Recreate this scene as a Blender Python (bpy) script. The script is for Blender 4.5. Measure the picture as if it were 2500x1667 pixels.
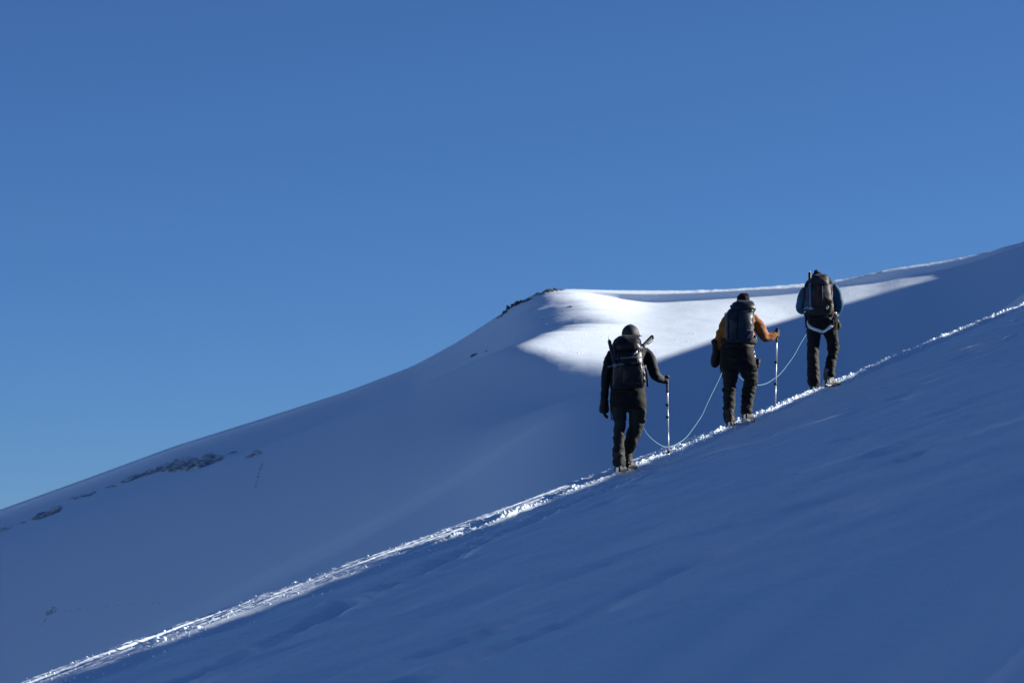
import bpy, bmesh, math, random
import numpy as np
from mathutils import Vector, Matrix, noise as mnoise

for o in list(bpy.data.objects):
    bpy.data.objects.remove(o, do_unlink=True)
scene = bpy.context.scene
COL = scene.collection
R = math.radians
PI = math.pi

# ------------------------------------------------------------------ camera
F = 8155.0                       # focal length in pixels of the 2500 px wide photograph
PITCH = R(5.0)
cam_d = bpy.data.cameras.new('camera')
cam_d.sensor_width = 36.0
cam_d.lens = F / 2500.0 * 36.0
cam_d.clip_start = 0.5
cam_d.clip_end = 20000
cam_d.dof.use_dof = True
cam_d.dof.focus_distance = 42.5
cam_d.dof.aperture_fstop = 5.6
cam = bpy.data.objects.new('camera', cam_d)
COL.objects.link(cam)
cam.location = (0, 0, 0)
cam.rotation_euler = (PI / 2 + PITCH, 0, 0)
scene.camera = cam

# ------------------------------------------------------------------ sky, sun, exposure
SUN_ELEV = R(17.0)
SUN_AZ = R(75.0)                 # from the view axis (+Y) towards the right (+X)
world = bpy.data.worlds.new('World')
scene.world = world
world.use_nodes = True
wn, wl = world.node_tree.nodes, world.node_tree.links
wn.clear()
w_out = wn.new('ShaderNodeOutputWorld')
w_bg = wn.new('ShaderNodeBackground')
w_bg.inputs['Strength'].default_value = 0.053
w_sky = wn.new('ShaderNodeTexSky')
w_sky.sky_type = 'NISHITA'
w_sky.sun_disc = False
w_sky.sun_elevation = SUN_ELEV
w_sky.sun_rotation = SUN_AZ
w_sky.altitude = 4200
w_sky.air_density = 1.0
w_sky.dust_density = 6.0
w_sky.ozone_density = 8.0
w_tint = wn.new('ShaderNodeMix')
w_tint.data_type = 'RGBA'
w_tint.blend_type = 'MULTIPLY'
w_tint.inputs['Factor'].default_value = 1.0
w_tint.inputs['B'].default_value = (0.93, 0.84, 0.81, 1.0)   # white balance of the whole sky
wl.new(w_sky.outputs['Color'], w_tint.inputs['A'])
wl.new(w_tint.outputs['Result'], w_bg.inputs['Color'])
wl.new(w_bg.outputs['Background'], w_out.inputs['Surface'])

sun_d = bpy.data.lights.new('sun', 'SUN')
sun_d.energy = 4.8
sun_d.angle = R(0.5)
sun_d.color = (1.0, 0.97, 0.90)
sun = bpy.data.objects.new('sun', sun_d)
COL.objects.link(sun)
to_sun = Vector((math.sin(SUN_AZ) * math.cos(SUN_ELEV), math.cos(SUN_AZ) * math.cos(SUN_ELEV), math.sin(SUN_ELEV)))
sun.rotation_euler = to_sun.to_track_quat('Z', 'Y').to_euler()
sun.location = to_sun * 60

scene.view_settings.view_transform = 'Standard'
scene.view_settings.look = 'None'
scene.view_settings.exposure = 1.27
scene.view_settings.gamma = 1.0
scene.view_settings.use_curve_mapping = False

# ------------------------------------------------------------------ helpers
def ray(px, py):
    X = (np.asarray(px, float) - 1250.0) / F
    Z = (833.5 - np.asarray(py, float)) / F
    return X, math.cos(PITCH) - Z * math.sin(PITCH), math.sin(PITCH) + Z * math.cos(PITCH)

def at(px, py, y):
    X, Y, Z = ray(px, py)
    k = y / Y
    return Vector((float(X * k), float(y), float(Z * k)))

def elev(py):                     # tangent of elevation of an image row, near the frame's centre column
    X, Y, Z = ray(1250, py)
    return Z / Y

def hash2(ix, iy, seed):
    h = (ix.astype(np.int64) * 374761393 + iy.astype(np.int64) * 668265263 + seed * 974634777) & 0xFFFFFFFF
    h = ((h ^ (h >> 13)) * 1274126177) & 0xFFFFFFFF
    h = ((h ^ (h >> 16)) * 2246822519) & 0xFFFFFFFF
    return ((h ^ (h >> 15)) & 0xFFFFFF) / float(0xFFFFFF)

def vnoise(x, y, seed=0):         # gradient noise, about -1..1
    ix, iy = np.floor(x), np.floor(y)
    fx, fy = x - ix, y - iy
    ux, uy = fx * fx * fx * (fx * (fx * 6 - 15) + 10), fy * fy * fy * (fy * (fy * 6 - 15) + 10)
    def g(ox, oy):
        a = hash2(ix + ox, iy + oy, seed) * 2 * PI
        return np.cos(a) * (fx - ox) + np.sin(a) * (fy - oy)
    return ((g(0, 0) * (1 - ux) + g(1, 0) * ux) * (1 - uy) + (g(0, 1) * (1 - ux) + g(1, 1) * ux) * uy) * 1.5

def fbm(x, y, seed=0, octs=4, gain=0.5, lac=2.03):
    t = 0; a = 1.0; n = 0
    for i in range(octs):
        t = t + a * vnoise(x, y, seed + 17 * i); n += a
        x = x * lac + 3.7; y = y * lac + 9.1; a *= gain
    return t / n

def sstep(a, b, x):
    t = np.clip((x - a) / (b - a), 0, 1)
    return t * t * (3 - 2 * t)

def grid_mesh(name, P, mat, kind='structure', smooth=True):
    nr, nc = P.shape[:2]
    me = bpy.data.meshes.new(name)
    v = P.reshape(-1, 3)
    idx = np.arange(nr * nc).reshape(nr, nc)
    q = np.stack([idx[:-1, :-1], idx[:-1, 1:], idx[1:, 1:], idx[1:, :-1]], -1).reshape(-1, 4)
    me.vertices.add(len(v)); me.vertices.foreach_set('co', v.astype(np.float32).ravel())
    me.loops.add(q.size); me.loops.foreach_set('vertex_index', q.astype(np.int32).ravel())
    me.polygons.add(len(q))
    me.polygons.foreach_set('loop_start', (np.arange(len(q)) * 4).astype(np.int32))
    me.polygons.foreach_set('loop_total', np.full(len(q), 4, np.int32))
    me.polygons.foreach_set('use_smooth', np.full(len(q), smooth))
    me.update(calc_edges=True); me.validate()
    me.materials.append(mat)
    o = bpy.data.objects.new(name, me)
    COL.objects.link(o)
    if kind: o['kind'] = kind
    return o

# ------------------------------------------------------------------ materials
def new_mat(name):
    m = bpy.data.materials.new(name); m.use_nodes = True
    nt = m.node_tree
    return m, nt.nodes, nt.links, nt.nodes['Principled BSDF']

def snow_material(name, scale, strength, dist):
    m, n, l, b = new_mat(name)
    b.inputs['Base Color'].default_value = (0.82, 0.90, 0.98, 1)
    b.inputs['Roughness'].default_value = 0.55
    b.inputs['Specular IOR Level'].default_value = 0.25
    tc = n.new('ShaderNodeTexCoord')
    nz = n.new('ShaderNodeTexNoise')
    nz.inputs['Scale'].default_value = scale
    nz.inputs['Detail'].default_value = 6
    nz.inputs['Roughness'].default_value = 0.6
    l.new(tc.outputs['Object'], nz.inputs['Vector'])
    bp = n.new('ShaderNodeBump')
    bp.inputs['Strength'].default_value = strength
    bp.inputs['Distance'].default_value = dist
    l.new(nz.outputs['Fac'], bp.inputs['Height'])
    l.new(bp.outputs['Normal'], b.inputs['Normal'])
    return m

M_SNOW = snow_material('snow_near', 11.0, 0.5, 0.016)
M_SNOW_FAR = snow_material('snow_far', 1.2, 0.35, 0.06)

# ------------------------------------------------------------------ near slope with the beaten track
KX = 0.372                        # plan direction of the track: dx per dy
CX = 1.0                          # x of the crest line at y = 40
TL = math.hypot(KX, 1.0)
TX, TY = KX / TL, 1.0 / TL        # along the track, away from the camera
NX, NY = TY, -TX                  # across it, to the right
crest_px = np.array([(-300, 1788), (42, 1657), (255, 1585), (510, 1484), (680, 1424), (893, 1359), (1020, 1312), (1244, 1227),
                     (1477, 1141), (1637, 1082), (1743, 1044), (1871, 992), (1966, 955), (2051, 914), (2211, 854), (2360, 791),
                     (2500, 737)], float)
_X, _Y, _Z = ray(crest_px[:, 0], crest_px[:, 1])
rho = _X / _Y
cy = (40 * KX - CX) / (KX - rho)
cz = _Z / _Y * cy
_cf = np.polyfit((cy - 40) / 20, cz, 5)
Y0C, Y1C = 23.0, 63.0
def crest_z(y):
    y = np.asarray(y, float)
    yc = np.clip(y, Y0C, Y1C)
    z = np.polyval(_cf, (yc - 40) / 20)
    dz = np.polyval(np.polyder(_cf), (yc - 40) / 20) / 20
    z = z + dz * (y - yc)
    far = np.maximum(y - 75, 0)
    return z - 0.004 * far ** 2 * (far < 40) - (far >= 40) * (6.4 + .32 * (far - 40))
def crest_slope(y):
    yc = np.clip(y, Y0C, Y1C)
    return np.polyval(np.polyder(_cf), (yc - 40) / 20) / 20 / TL
def y_of_px(px):                  # depth of the crest at an image column
    py = np.interp(px, crest_px[:, 0], crest_px[:, 1])
    X, Y, Z = ray(px, py)
    return (40 * KX - CX) / (KX - X / Y)
def px_of_y(y):
    return 1250 + F * (CX + KX * (y - 40)) / y / (1 / math.cos(PITCH) + 0 * y)
WB_PX = [-400, 100, 500, 900, 1250, 1500, 1750, 1950, 2300, 2600]
WB_W = [.62, .60, .62, .62, .56, .40, .22, .16, .16, .2]
LUMP_S, LUMP_W, TR_S, TR_W, LOW_S, LOW_W = [0, 1], [9, 9], [0, 1], [9, 9], [0, 1], [.5, .5]      # the footpath: its bright upper lip and its trench, filled in below
ST = math.sin(SUN_AZ) * TX + math.cos(SUN_AZ) * TY      # how much of a step towards the sun runs along the track
SN = math.sin(SUN_AZ) * NX + math.cos(SUN_AZ) * NY      # and how much across it
TANE = math.tan(SUN_ELEV)
BENCH_G = 0.215
def near_z(s, w, detail=True, flat=False):
    """s = depth y of the track point, w = distance across to the right; returns height"""
    px = np.interp(s, YT, PT)
    wb = np.interp(px, WB_PX, WB_W)
    z = crest_z(s)
    al = s * TL                      # metres along the track
    # left side falls away
    k = 0.06
    z = z - 0.85 * k * np.logaddexp(0, -w / k)
    # bench, then the open slope
    soft = 0.05
    up = soft * np.logaddexp(0, (w - wb) / soft)
    gs = crest_slope(s)
    SLOPE = (TANE + np.interp(s, [30, 39, 50, 56], [.007, .006, .008, .016]) - ST * gs) / SN
    BENCH = (BENCH_G - ST * gs) / SN
    z = z + BENCH * np.clip(w, 0, None) + (SLOPE - BENCH) * up * (not flat)
    z = z - np.interp(px, [300, 600, 900, 1400, 1700], [.085, .08, .05, .06, .06]) * (1 + .45 * vnoise(al * .9, 0 * w, 91)) * sstep(-.03, .30, w - wb)
    # far right rolls over
    o = np.maximum(w - np.maximum(14.0 - .221 * s, 0) - 2.2, 0)
    z = z - np.where(o < 6, 0.015 * o * o, .54 + 0.18 * (o - 6))
    if not detail: return z
    # wind streaks on the bench
    benchm = sstep(-.05, .05, w) * (1 - sstep(-.02, .12, w - wb))
    z = z + benchm * (0.010 * vnoise(al * .45, w * 10, 5) + 0.005 * vnoise(al * 1.3, w * 22, 6) + 0.009 * fbm(al * 8, w * 20, 7, 4, .6))
    # outer furrow on the left part
    fur = sstep(150, 330, px) * (1 - sstep(640, 800, px))
    z = z - 0.05 * fur * np.exp(-((w - .13) / .06) ** 2)
    fur2 = (1 - sstep(330, 620, px))
    z = z - 0.035 * fur2 * np.exp(-((w - .32) / .07) ** 2) * (0.6 + .6 * vnoise(al * .8, w * 3, 12))
    # churned snow along the lower edge of the bench, where the footpath joins it
    lum = .45 * np.clip(.1 + 1.1 * vnoise(al * .8, w * 0, 21), 0, 1) * (1 - sstep(900, 1200, px)) + sstep(1400, 1560, px)
    rough = np.abs(fbm(al * 8.5, w * 10.5, 31, 4, .6)) * (.35 + .9 * np.clip(vnoise(al * 1.7, w * 6, 33) + .4, 0, 1))
    band = np.exp(-((w - wb - .02) / np.interp(px, [1400, 1700], [.09, .06])) ** 2)
    z = z + lum * band * (.006 + 0.10 * rough)
    band2 = np.exp(-((w - .02) / .05) ** 2) * np.clip(vnoise(al * .9, w * 0, 41) * 1.6 - .1, 0, 1)
    z = z + band2 * 0.06 * np.abs(fbm(al * 8, w * 9, 42, 3))
    z = z + sstep(1450, 1560, px) * np.exp(-((w - wb - .12) / .16) ** 2) * .045 * np.abs(fbm(al * 6.5, w * 8, 77, 4, .65))
    # the footpath: bright lip of thrown-up snow over a trodden trench
    wl = np.interp(s, LUMP_S, LUMP_W); wt = np.interp(s, TR_S, TR_W)
    lipm = sstep(800, 900, px) * (1 - sstep(1470, 1530, px))
    lipn = np.clip(.62 + .8 * vnoise(al * .62, w * 0, 23) + .4 * vnoise(al * 1.9, w * 0, 24), .05, 1.2)
    z = z + lipm * lipn * np.exp(-((w - wl) / .085) ** 2) * (.035 + .15 * np.abs(fbm(al * 7.5, w * 9, 25, 4, .6)))
    trm = 1 - sstep(1380, 1500, px)
    lo = np.interp(s, LOW_S, LOW_W)
    z = z - sstep(860, 960, px) * (1 - sstep(1400, 1470, px)) * .05 * sstep(0, .5, (wb - lo) * 3) * np.exp(-((w - lo - .3 * (wb - lo)) / (.06 + .25 * np.maximum(wb - lo, 0))) ** 2)
    tprof = np.exp(-((w - wt - .05 * vnoise(al * .6, 0 * w, 55)) / .17) ** 2)
    step = np.clip(vnoise(al * 1.35, (w - wt) * 2.2, 53) + .35, 0, 1)
    z = z - trm * tprof * (.035 + .15 * step + .09 * np.abs(fbm(al * 4.2, w * 5, 51, 4, .6)))
    z = z + trm * .055 * np.abs(fbm(al * 5, w * 6, 59, 4, .6)) * np.exp(-((w - wt) / .34) ** 2)
    # open slope: wind ripples and old drifted steps
    op = sstep(.3, 1.6, w - wb)
    dx, dy = TX * al + NX * w, TY * al + NY * w
    ax = dx * .72 + dy * .70
    ay = -dx * .70 + dy * .72
    z = z + op * (.034 * vnoise(ax * .22, ay * 1.3, 61) + .018 * vnoise(ax * .7, ay * 3.6, 62) + .010 * fbm(dx * 2.5, dy * 4, 63, 4, .6) + .030 * np.clip(vnoise(dx * 3.1, dy * 4.2, 64) - .42, 0, 1) * np.clip(vnoise(ax * .15, ay * .5, 65) * 2 + .3, 0, 1))
    pit = np.clip(vnoise(ax * 1.1, ay * 2.2, 71) - .28, 0, 1) * np.clip(vnoise(ax * .12, ay * .35, 72) * 2.2, 0, 1)
    z = z - op * .24 * pit
    return z
def near_xyz(s, w, detail=True):
    s = np.asarray(s, float); w = np.asarray(w, float)
    x = CX + KX * (s - 40) + NX * w
    y = s + NY * w
    return np.stack([x, y, near_z(s, w, detail)], -1)
PT = np.arange(-1400, 3300, 4.0)
YT = y_of_px(np.clip(PT, -1400, 2900))
YT = (40 * KX - CX) / (KX - (PT - 1250) / F)
def near_pixel(px, py, flat=False):
    """where a line of sight meets the smooth slope: (s, w)"""
    X, Y, Z = ray(px, py)
    yy = np.arange(12, 75, .02)
    xx, zz = X / Y * yy, Z / Y * yy
    aa = xx - CX + KX * 40
    ss = (aa - NX / NY * yy) / (KX - NX / NY)
    ww = (yy - ss) / NY
    zt = near_z(ss, ww, False, flat)
    ok = np.where((zz < zt) & (ww > -.05))[0]
    if not len(ok): return None
    return float(ss[ok[0]]), float(ww[ok[0]])
_lower = [(182, 1656), (344, 1584), (480, 1537), (612, 1489), (765, 1441), (930, 1376), (1044, 1332), (1159, 1288), (1274, 1240), (1370, 1200), (1430, 1175)]
_lump = [(850, 1446), (872, 1436), (937, 1410), (968, 1394), (1029, 1365), (1083, 1345), (1113, 1327), (1178, 1297), (1236, 1270), (1293, 1246), (1351, 1220), (1408, 1196), (1460, 1180)]
_tren = [(440, 1666), (574, 1606), (689, 1553), (804, 1493), (900, 1446), (968, 1421), (1083, 1371), (1236, 1296), (1351, 1246), (1460, 1203)]
def _curve(tab, flat=False):
    q = sorted(t for t in (near_pixel(*p, flat) for p in tab) if t)
    return [t[0] for t in q], [t[1] for t in q]
LOW_S, LOW_W = _curve(_lower, True)                     # lower edge of the smooth band
_hs, _hw = _curve(_lump, True)                          # the footpath's lip, reached over the bench
_wb_px = [-400, 100, 250, 400, 550, 700, 780, 850, 930, 1000, 1080, 1150, 1230, 1300, 1400, 1460]
def _wb(p):
    s_ = float(np.interp(p, PT, YT)); lo = float(np.interp(s_, LOW_S, LOW_W)); hi = float(np.interp(s_, _hs, _hw))
    k = float(sstep(700, 900, p))
    return lo * (1 - k) + hi * k
WB_W = [_wb(p) for p in _wb_px] + [.32, .25, .22, .24]
WB_PX = _wb_px + [1750, 1950, 2300, 2600]
LUMP_S = list(np.interp([820, 900, 1000, 1100, 1200, 1300, 1400, 1500], PT, YT)); LUMP_W = [_wb(p) - .03 for p in (820, 900, 1000, 1100, 1200, 1300, 1400, 1500)]
TR_S, TR_W = _curve(_tren)
print('wb', [round(v, 2) for v in WB_W]); print('lump', [round(v, 2) for v in LUMP_W]); print('tr', [round(v, 2) for v in TR_W])
s_cols = np.concatenate([np.linspace(2, YT[0] - .3, 8), (40 * KX - CX) / (KX - (np.arange(-1400, -200, 10.0) - 1250) / F),
                         (40 * KX - CX) / (KX - (np.arange(-200, 2620, 2.2) - 1250) / F),
                         (40 * KX - CX) / (KX - (np.arange(2620, 3300, 12.0) - 1250) / F), np.array([90, 100, 115, 140.0])])
s_cols = np.unique(s_cols)
w_rows = np.concatenate([-np.geomspace(60, .5, 26), np.arange(-.42, -.06, .04), np.arange(-.06, 1.9, .0145), np.arange(1.91, 5, .05),
                         np.arange(5.05, 13, .12), np.geomspace(13.2, 120, 30)])
SS, WW = np.meshgrid(s_cols, w_rows)
near = grid_mesh('snow_slope', near_xyz(SS, WW)[::-1], M_SNOW)
print('near verts', SS.size)
# ------------------------------------------------------------------ the hill behind
sky_px = np.array([(-3000, 2250), (-1200, 1640), (-400, 1372), (0, 1244), (213, 1167), (425, 1089), (638, 1022), (850, 954), (1010, 893), (1127, 829), (1222, 767),
                   (1276, 729), (1318, 711), (1371, 704.5), (1467, 708.5), (1594, 710), (1690, 710), (1807, 706), (1966, 693.5), (2060, 684),
                   (2150, 662.5), (2213, 651), (2280, 643), (2375, 625), (2440, 610), (2500, 592), (2560, 577), (2700, 562), (3600, 520), (5500, 480)], float)
edge_px = np.array([(1000, 868), (1250, 864), (1410, 868), (1607, 877), (1700, 845), (1745, 829), (1870, 795), (1900, 786), (1960, 770), (2064, 741.6), (2200, 703),
                    (2290, 680), (2380, 644), (2440, 622), (2500, 602), (2800, 525)], float)
wallt_px = np.array([(1440, 722), (1493, 723), (1600, 720), (1690, 717), (1900, 705.5), (1960, 702), (2060, 688.5), (2150, 666.5), (2213, 656), (2280, 648), (2375, 629.5),
                     (2440, 613), (2500, 595), (2800, 522)], float)
wallb_px = np.array([(1440, 725), (1493, 742), (1600, 740), (1690, 734), (1900, 722.5), (1960, 715), (2060, 700), (2150, 691), (2213, 675), (2280, 665), (2375, 643),
                     (2440, 619), (2500, 600), (2800, 524)], float)
def smooth_interp(px, tab, k=3):
    # piecewise linear, softened by a bell of k pixels
    acc = 0; n = 0
    for o in np.linspace(-2.5, 2.5, 31):
        g = math.exp(-o * o / 2)
        acc = acc + g * np.interp(px + o * k, tab[:, 0], tab[:, 1]); n += g
    return acc / n
bpx = np.concatenate([np.arange(-3000, -200, 60.0), np.arange(-200, 1100, 5.0), np.arange(1100, 2560, 2.5), np.arange(2560, 5500, 70.0)])
D = 400 + 4.5 * sstep(1750, 2600, bpx)
XB = (bpx - 1250) / F
def tanel(px, py):
    X, Y, Z = ray(px, py)
    return Z / Y, X / Y
QP, QF = 0.145, 0.42
pyS = smooth_interp(bpx, sky_px, 16); pyT = smooth_interp(bpx, wallt_px, 16); pyB = smooth_interp(bpx, wallb_px, 16)
z_s = tanel(bpx, pyS)[0] * D
i0 = int(np.argmin(abs(bpx - 1607)))
# right part: cap, wall and open shoulder, column by column
def column(j):
    aS, aT, aB = [float(tanel(bpx[j], p[j])[0]) for p in (pyS, pyT, pyB)]
    Dj = D[j]; zs = aS * Dj
    rT, rB = 5.5, 5.95                      # the lip runs at one depth, so its wall faces the camera, away from the sun
    zT = aT * (Dj - rT); zB = min(aB * (Dj - rB), zT - .04)
    return rT, zT, rB, zB
prm = np.array([column(j) for j in range(len(bpx))])
r_neg = -np.geomspace(300, .4, 16)
f1, f2 = np.linspace(0, 1, 4), np.linspace(.12, 1, 8)
r_rest = np.concatenate([np.geomspace(.25, 20, 34), np.arange(20.8, 150, 1.3), np.arange(150, 330, 4.0)])
def rows(j):
    rT, zT, rB, zB = prm[max(j, i0)]
    return np.concatenate([r_neg, rT * f1, rT + (rB - rT) * f2, rB + r_rest])
r = rows(i0)
RR = np.stack([rows(j) for j in range(len(bpx))], 1)
BP = np.broadcast_to(bpx[None, :], RR.shape)
Zb = np.zeros(RR.shape)
_pr = np.arange(0, 401.0)
_pq = QP + (QF - QP) * sstep(105, 290, _pr)
_pd = np.concatenate([[0], np.cumsum((_pq[1:] + _pq[:-1]) / 2)])
def plain(zs, r):
    return np.where(r < 0, np.interp(r, [-400, -60, 0], [zs - 120, zs - 5, zs]), zs - np.interp(r, _pr, _pd))
def lowered(j):
    # the wind lip and its wall, as a step on the plain profile that fills in again with depth
    rT, zT, rB, zB = prm[j]
    rj = RR[:, j]
    stepped = np.interp(rj, [-400, -60, 0, rT, rB, 400], [z_s[j] - 120, z_s[j] - 5, z_s[j], zT, zB, zB - QP * (400 - rB)])
    flat = np.interp(rj, [-400, -60, 0, 400], [z_s[j] - 120, z_s[j] - 5, z_s[j], z_s[j] - QP * 400])
    return (stepped - flat) / (1 + (np.maximum(rj, 0) / 55) ** 2)
for j in range(i0, len(bpx)):
    rj = np.maximum(RR[:, j] - prm[j][2], 0)
    Zb[:, j] = plain(z_s[j], RR[:, j]) + lowered(j) - .065 * (400 / F) * ((np.clip(bpx[j], 1607, 2700) - 1607) * sstep(0, 420, bpx[j] - 1607) * (1 - np.exp(-rj / 28)))
lb = np.array([(705, 1372), (722, 1362), (730, 1368), (736, 1415), (748, 1424), (760, 1425), (770, 1475), (782, 1480), (795, 1420), (810, 1360), (825, 1315), (840, 1275), (852, 1252), (858, 1262), (868, 1330), (880, 1440), (895, 1540), (910, 1610)], float)
col0 = plain(z_s[i0], r)
a0 = col0 / (D[i0] - r)
py0 = np.interp(-a0, -elev(np.arange(300, 2600, 2.0)), np.arange(300, 2600, 2.0))
xl = np.interp(py0, lb[:, 0], lb[:, 1])
xl = xl + 34 * vnoise(r * .2, r * 0 + .3, 3) * sstep(4, 20, r) + 12 * vnoise(r * .45, r * 0 + .7, 4) * sstep(4, 20, r)
T_LIT = float((z_s[i0 + 30] - z_s[i0]) / (400 / F * (bpx[i0 + 30] - bpx[i0])))
print('T lit', T_LIT)
ps = np.gradient(z_s, bpx) / (400 / F)
ps = np.convolve(np.pad(ps, 40, mode='edge'), np.hanning(81) / np.hanning(81).sum(), 'valid')[:len(bpx)]
base0 = plain(z_s[i0], r)
lower0 = lowered(i0)
W = np.zeros_like(Zb)
W[:, i0] = base0
for j in range(i0 - 1, -1, -1):
    dpx = bpx[j + 1] - bpx[j]
    mpp = np.clip(400 - r, 60, 500) / F
    px = bpx[j] + dpx / 2
    soft_w = 40 + 420 * sstep(880, 960, py0)
    t = np.where(py0 < 880, sstep(-70, 55, px - xl + 45 * vnoise(px * .012 + 0 * r, r * .35, 8) * sstep(3, 15, r)), sstep(0, 1, (px - xl + .66 * soft_w) / (.66 * soft_w + 60)))
    T = (1 - t) * (.35 + (float(np.clip(ps[j], .35, .62)) - .35) * (1 - sstep(60, 115, r))) + t * T_LIT
    W[:, j] = W[:, j + 1] - T * mpp * dpx
    if px < 1330:
        kk = len(r_neg)
        for _ in range(2 if px > 1100 else 4):
            d2 = W[kk + 12:, j]
            d2[1:-1] += .25 * (d2[:-2] - 2 * d2[1:-1] + d2[2:])
k0 = len(r_neg)
for j in range(i0):
    W[:k0, j] = W[k0, j] + .05 * r[:k0] * (1 + (r[:k0] < -30) * 2)
for j in range(i0):
    err = z_s[j] - W[k0, j]
    fade = 1.0 / (1 + (np.maximum(r, 0) / 80) ** 2)
    lip = float(sstep(1390, 1607, bpx[j]))
    Zb[:, j] = W[:, j] + err * fade + lip * lower0
ia, ib = np.searchsorted(bpx, [1100, 2555])
ker = np.exp(-.5 * (np.arange(-36, 37) / 11.0) ** 2); ker /= ker.sum()
sm = np.apply_along_axis(lambda v: np.convolve(np.pad(v, 36, mode='reflect', reflect_type='odd'), ker, 'valid'), 1, Zb[:, ia:ib])
bl = (sstep(1100, 1180, bpx[ia:ib]) * (1 - sstep(2470, 2550, bpx[ia:ib])))[None, :]
Zb[:, ia:ib] = Zb[:, ia:ib] * (1 - bl) + sm * bl
kw = np.exp(-.5 * (np.arange(-110, 111) / 36.0) ** 2); kw /= kw.sum()
ja, jb = np.searchsorted(bpx, [1110, 2400])
smw = np.apply_along_axis(lambda v: np.convolve(np.pad(v, 110, mode='reflect', reflect_type='odd'), kw, 'valid'), 1, Zb[:, ja:jb])
blw = (sstep(1110, 1210, bpx[ja:jb]) * (1 - sstep(1620, 1900, bpx[ja:jb])))[None, :] * sstep(116, 140, r)[:, None]
Zb[:, ja:jb] = Zb[:, ja:jb] * (1 - blw) + smw * blw
sr = np.apply_along_axis(lambda v: np.convolve(np.pad(v, 36, mode='reflect', reflect_type='odd'), ker, 'valid'), 1, RR[:, ia:ib])
RR[:, ia:ib] = RR[:, ia:ib] * (1 - bl) + sr * bl
BIGY = D[None, :] - RR
# surface relief
Xb = XB[None, :] * BIGY
lit_zone = sstep(1230, 1400, BP) 
Zb = Zb + (RR > 0) * np.minimum(RR / 10, 1) * (.05 * vnoise(Xb * .12, BIGY * .05, 81) + .012 * vnoise(Xb * .5, BIGY * .35, 82) + .03 * vnoise(Xb * .11, BIGY * .21, 83) + .030 * fbm(Xb * .30 + BIGY * .05, BIGY * .15, 86, 4, .55))
kc = len(r_neg)
Zb[kc - 3:kc + 4] += (.16 * np.abs(fbm(Xb * .55, BIGY * .2, 84, 3)) * sstep(1500, 1800, BP))[kc - 3:kc + 4] * np.array([.4, .7, 1, 1, 1, .8, .3])[:, None]
PB = np.stack([Xb, BIGY, Zb], -1)
bg_hill = grid_mesh('snow_hill', PB[::-1], M_SNOW_FAR)
g_b = (to_sun.x * np.gradient(Zb, axis=1) / np.gradient(Xb, axis=1)) / math.cos(SUN_ELEV)
print('bg verts', Zb.size)

# a ridge to the right of the frame; its shadow crosses the shoulder
def hill_point(px, py):
    j = int(np.clip(np.searchsorted(bpx, px), 1, len(bpx) - 1))
    t = (px - bpx[j - 1]) / (bpx[j] - bpx[j - 1])
    col = PB[:, j - 1] * (1 - t) + PB[:, j] * t
    k0 = len(r_neg)
    el = col[k0:, 2] / col[k0:, 1]
    te = float(tanel(px, py)[0])
    k = int(np.argmax(el < te)); k = max(k, 1)
    f = (el[k - 1] - te) / (el[k - 1] - el[k])
    return Vector(col[k0 + k - 1] * (1 - f) + col[k0 + k] * f)
shadow_px = [(1470, 925), (1607, 877), (1700, 846), (1745, 830), (1870, 796), (1960, 770), (2064, 742), (2200, 703), (2290, 680), (2350, 658), (2390, 646)]
cr = [hill_point(*p) + to_sun * 62 for p in shadow_px]
d0 = (cr[0] - cr[2]).normalized(); d1 = (cr[-1] - cr[-2]).normalized()
cr = [cr[0] + d0 * 210 + Vector((0, 0, -30)), cr[0] + d0 * 120] + cr + [cr[-1] + d1 * 30, cr[-1] + d1 * 90 + Vector((0, 0, -10)), cr[-1] + d1 * 200 + Vector((0, 0, -60))]
cr = np.array(cr)
lin = np.concatenate([[0], np.cumsum(np.linalg.norm(np.diff(cr, axis=0), axis=1))])
tt = np.linspace(0, lin[-1], 240)
crs = np.stack([np.interp(tt, lin, cr[:, k]) for k in range(3)], -1)
offs = [(-70, -62), (-45, -40), (-25, -21), (-12, -9.2), (-5, -3.3), (-1.5, -.7), (0, 0), (3, -.6), (10, -3.5), (30, -14), (80, -45), (160, -100)]
PRG = np.array([[(c[0] + o * .93, c[1] + o * .37, c[2] + h + (.5 * math.sin(i * .31) * min(1, abs(o) / 12))) for i, c in enumerate(crs)] for o, h in offs])
grid_mesh('snow_ridge', PRG[::-1] if False else PRG, M_SNOW_FAR)

# unseen snow peaks behind left, added to bounce sunlight onto the shaded snow
ang = np.linspace(R(200), R(236), 60)            # compass from +X, counter-clockwise
rad = np.array([1500, 1800, 2200, 2600, 3200.0])
hgt = np.array([-330, -170, -50, -90, -400.0])
AA, RD = np.meshgrid(ang, rad)
HH = hgt[:, None] * (1 + .35 * vnoise(AA * 7, RD * 0, 91) + .2 * vnoise(AA * 19, RD * .002, 92))
grid_mesh('bounce_mountains', np.stack([RD * np.cos(AA), RD * np.sin(AA), HH], -1), M_SNOW_FAR)

# the flank of the mountain goes on below and behind the camera
gx = np.concatenate([-np.geomspace(6000, 20, 24), np.linspace(-10, 60, 8), np.geomspace(80, 6000, 16)])
gy = np.concatenate([-np.geomspace(6000, 10, 26), np.linspace(0, 900, 16), np.geomspace(1100, 7000, 8)])
GX, GY = np.meshgrid(gx, gy)
GZ = -9 + .33 * np.clip(GX, -2500, 40 + 260 * np.clip(-GY / 60, 0, 1)) + .30 * np.clip(GY, -1500, 0) + 6 * vnoise(GX * .006, GY * .006, 95) * (np.hypot(GX, GY) > 120)
grid_mesh('ground', np.stack([GX, GY, GZ], -1), M_SNOW_FAR)

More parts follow.
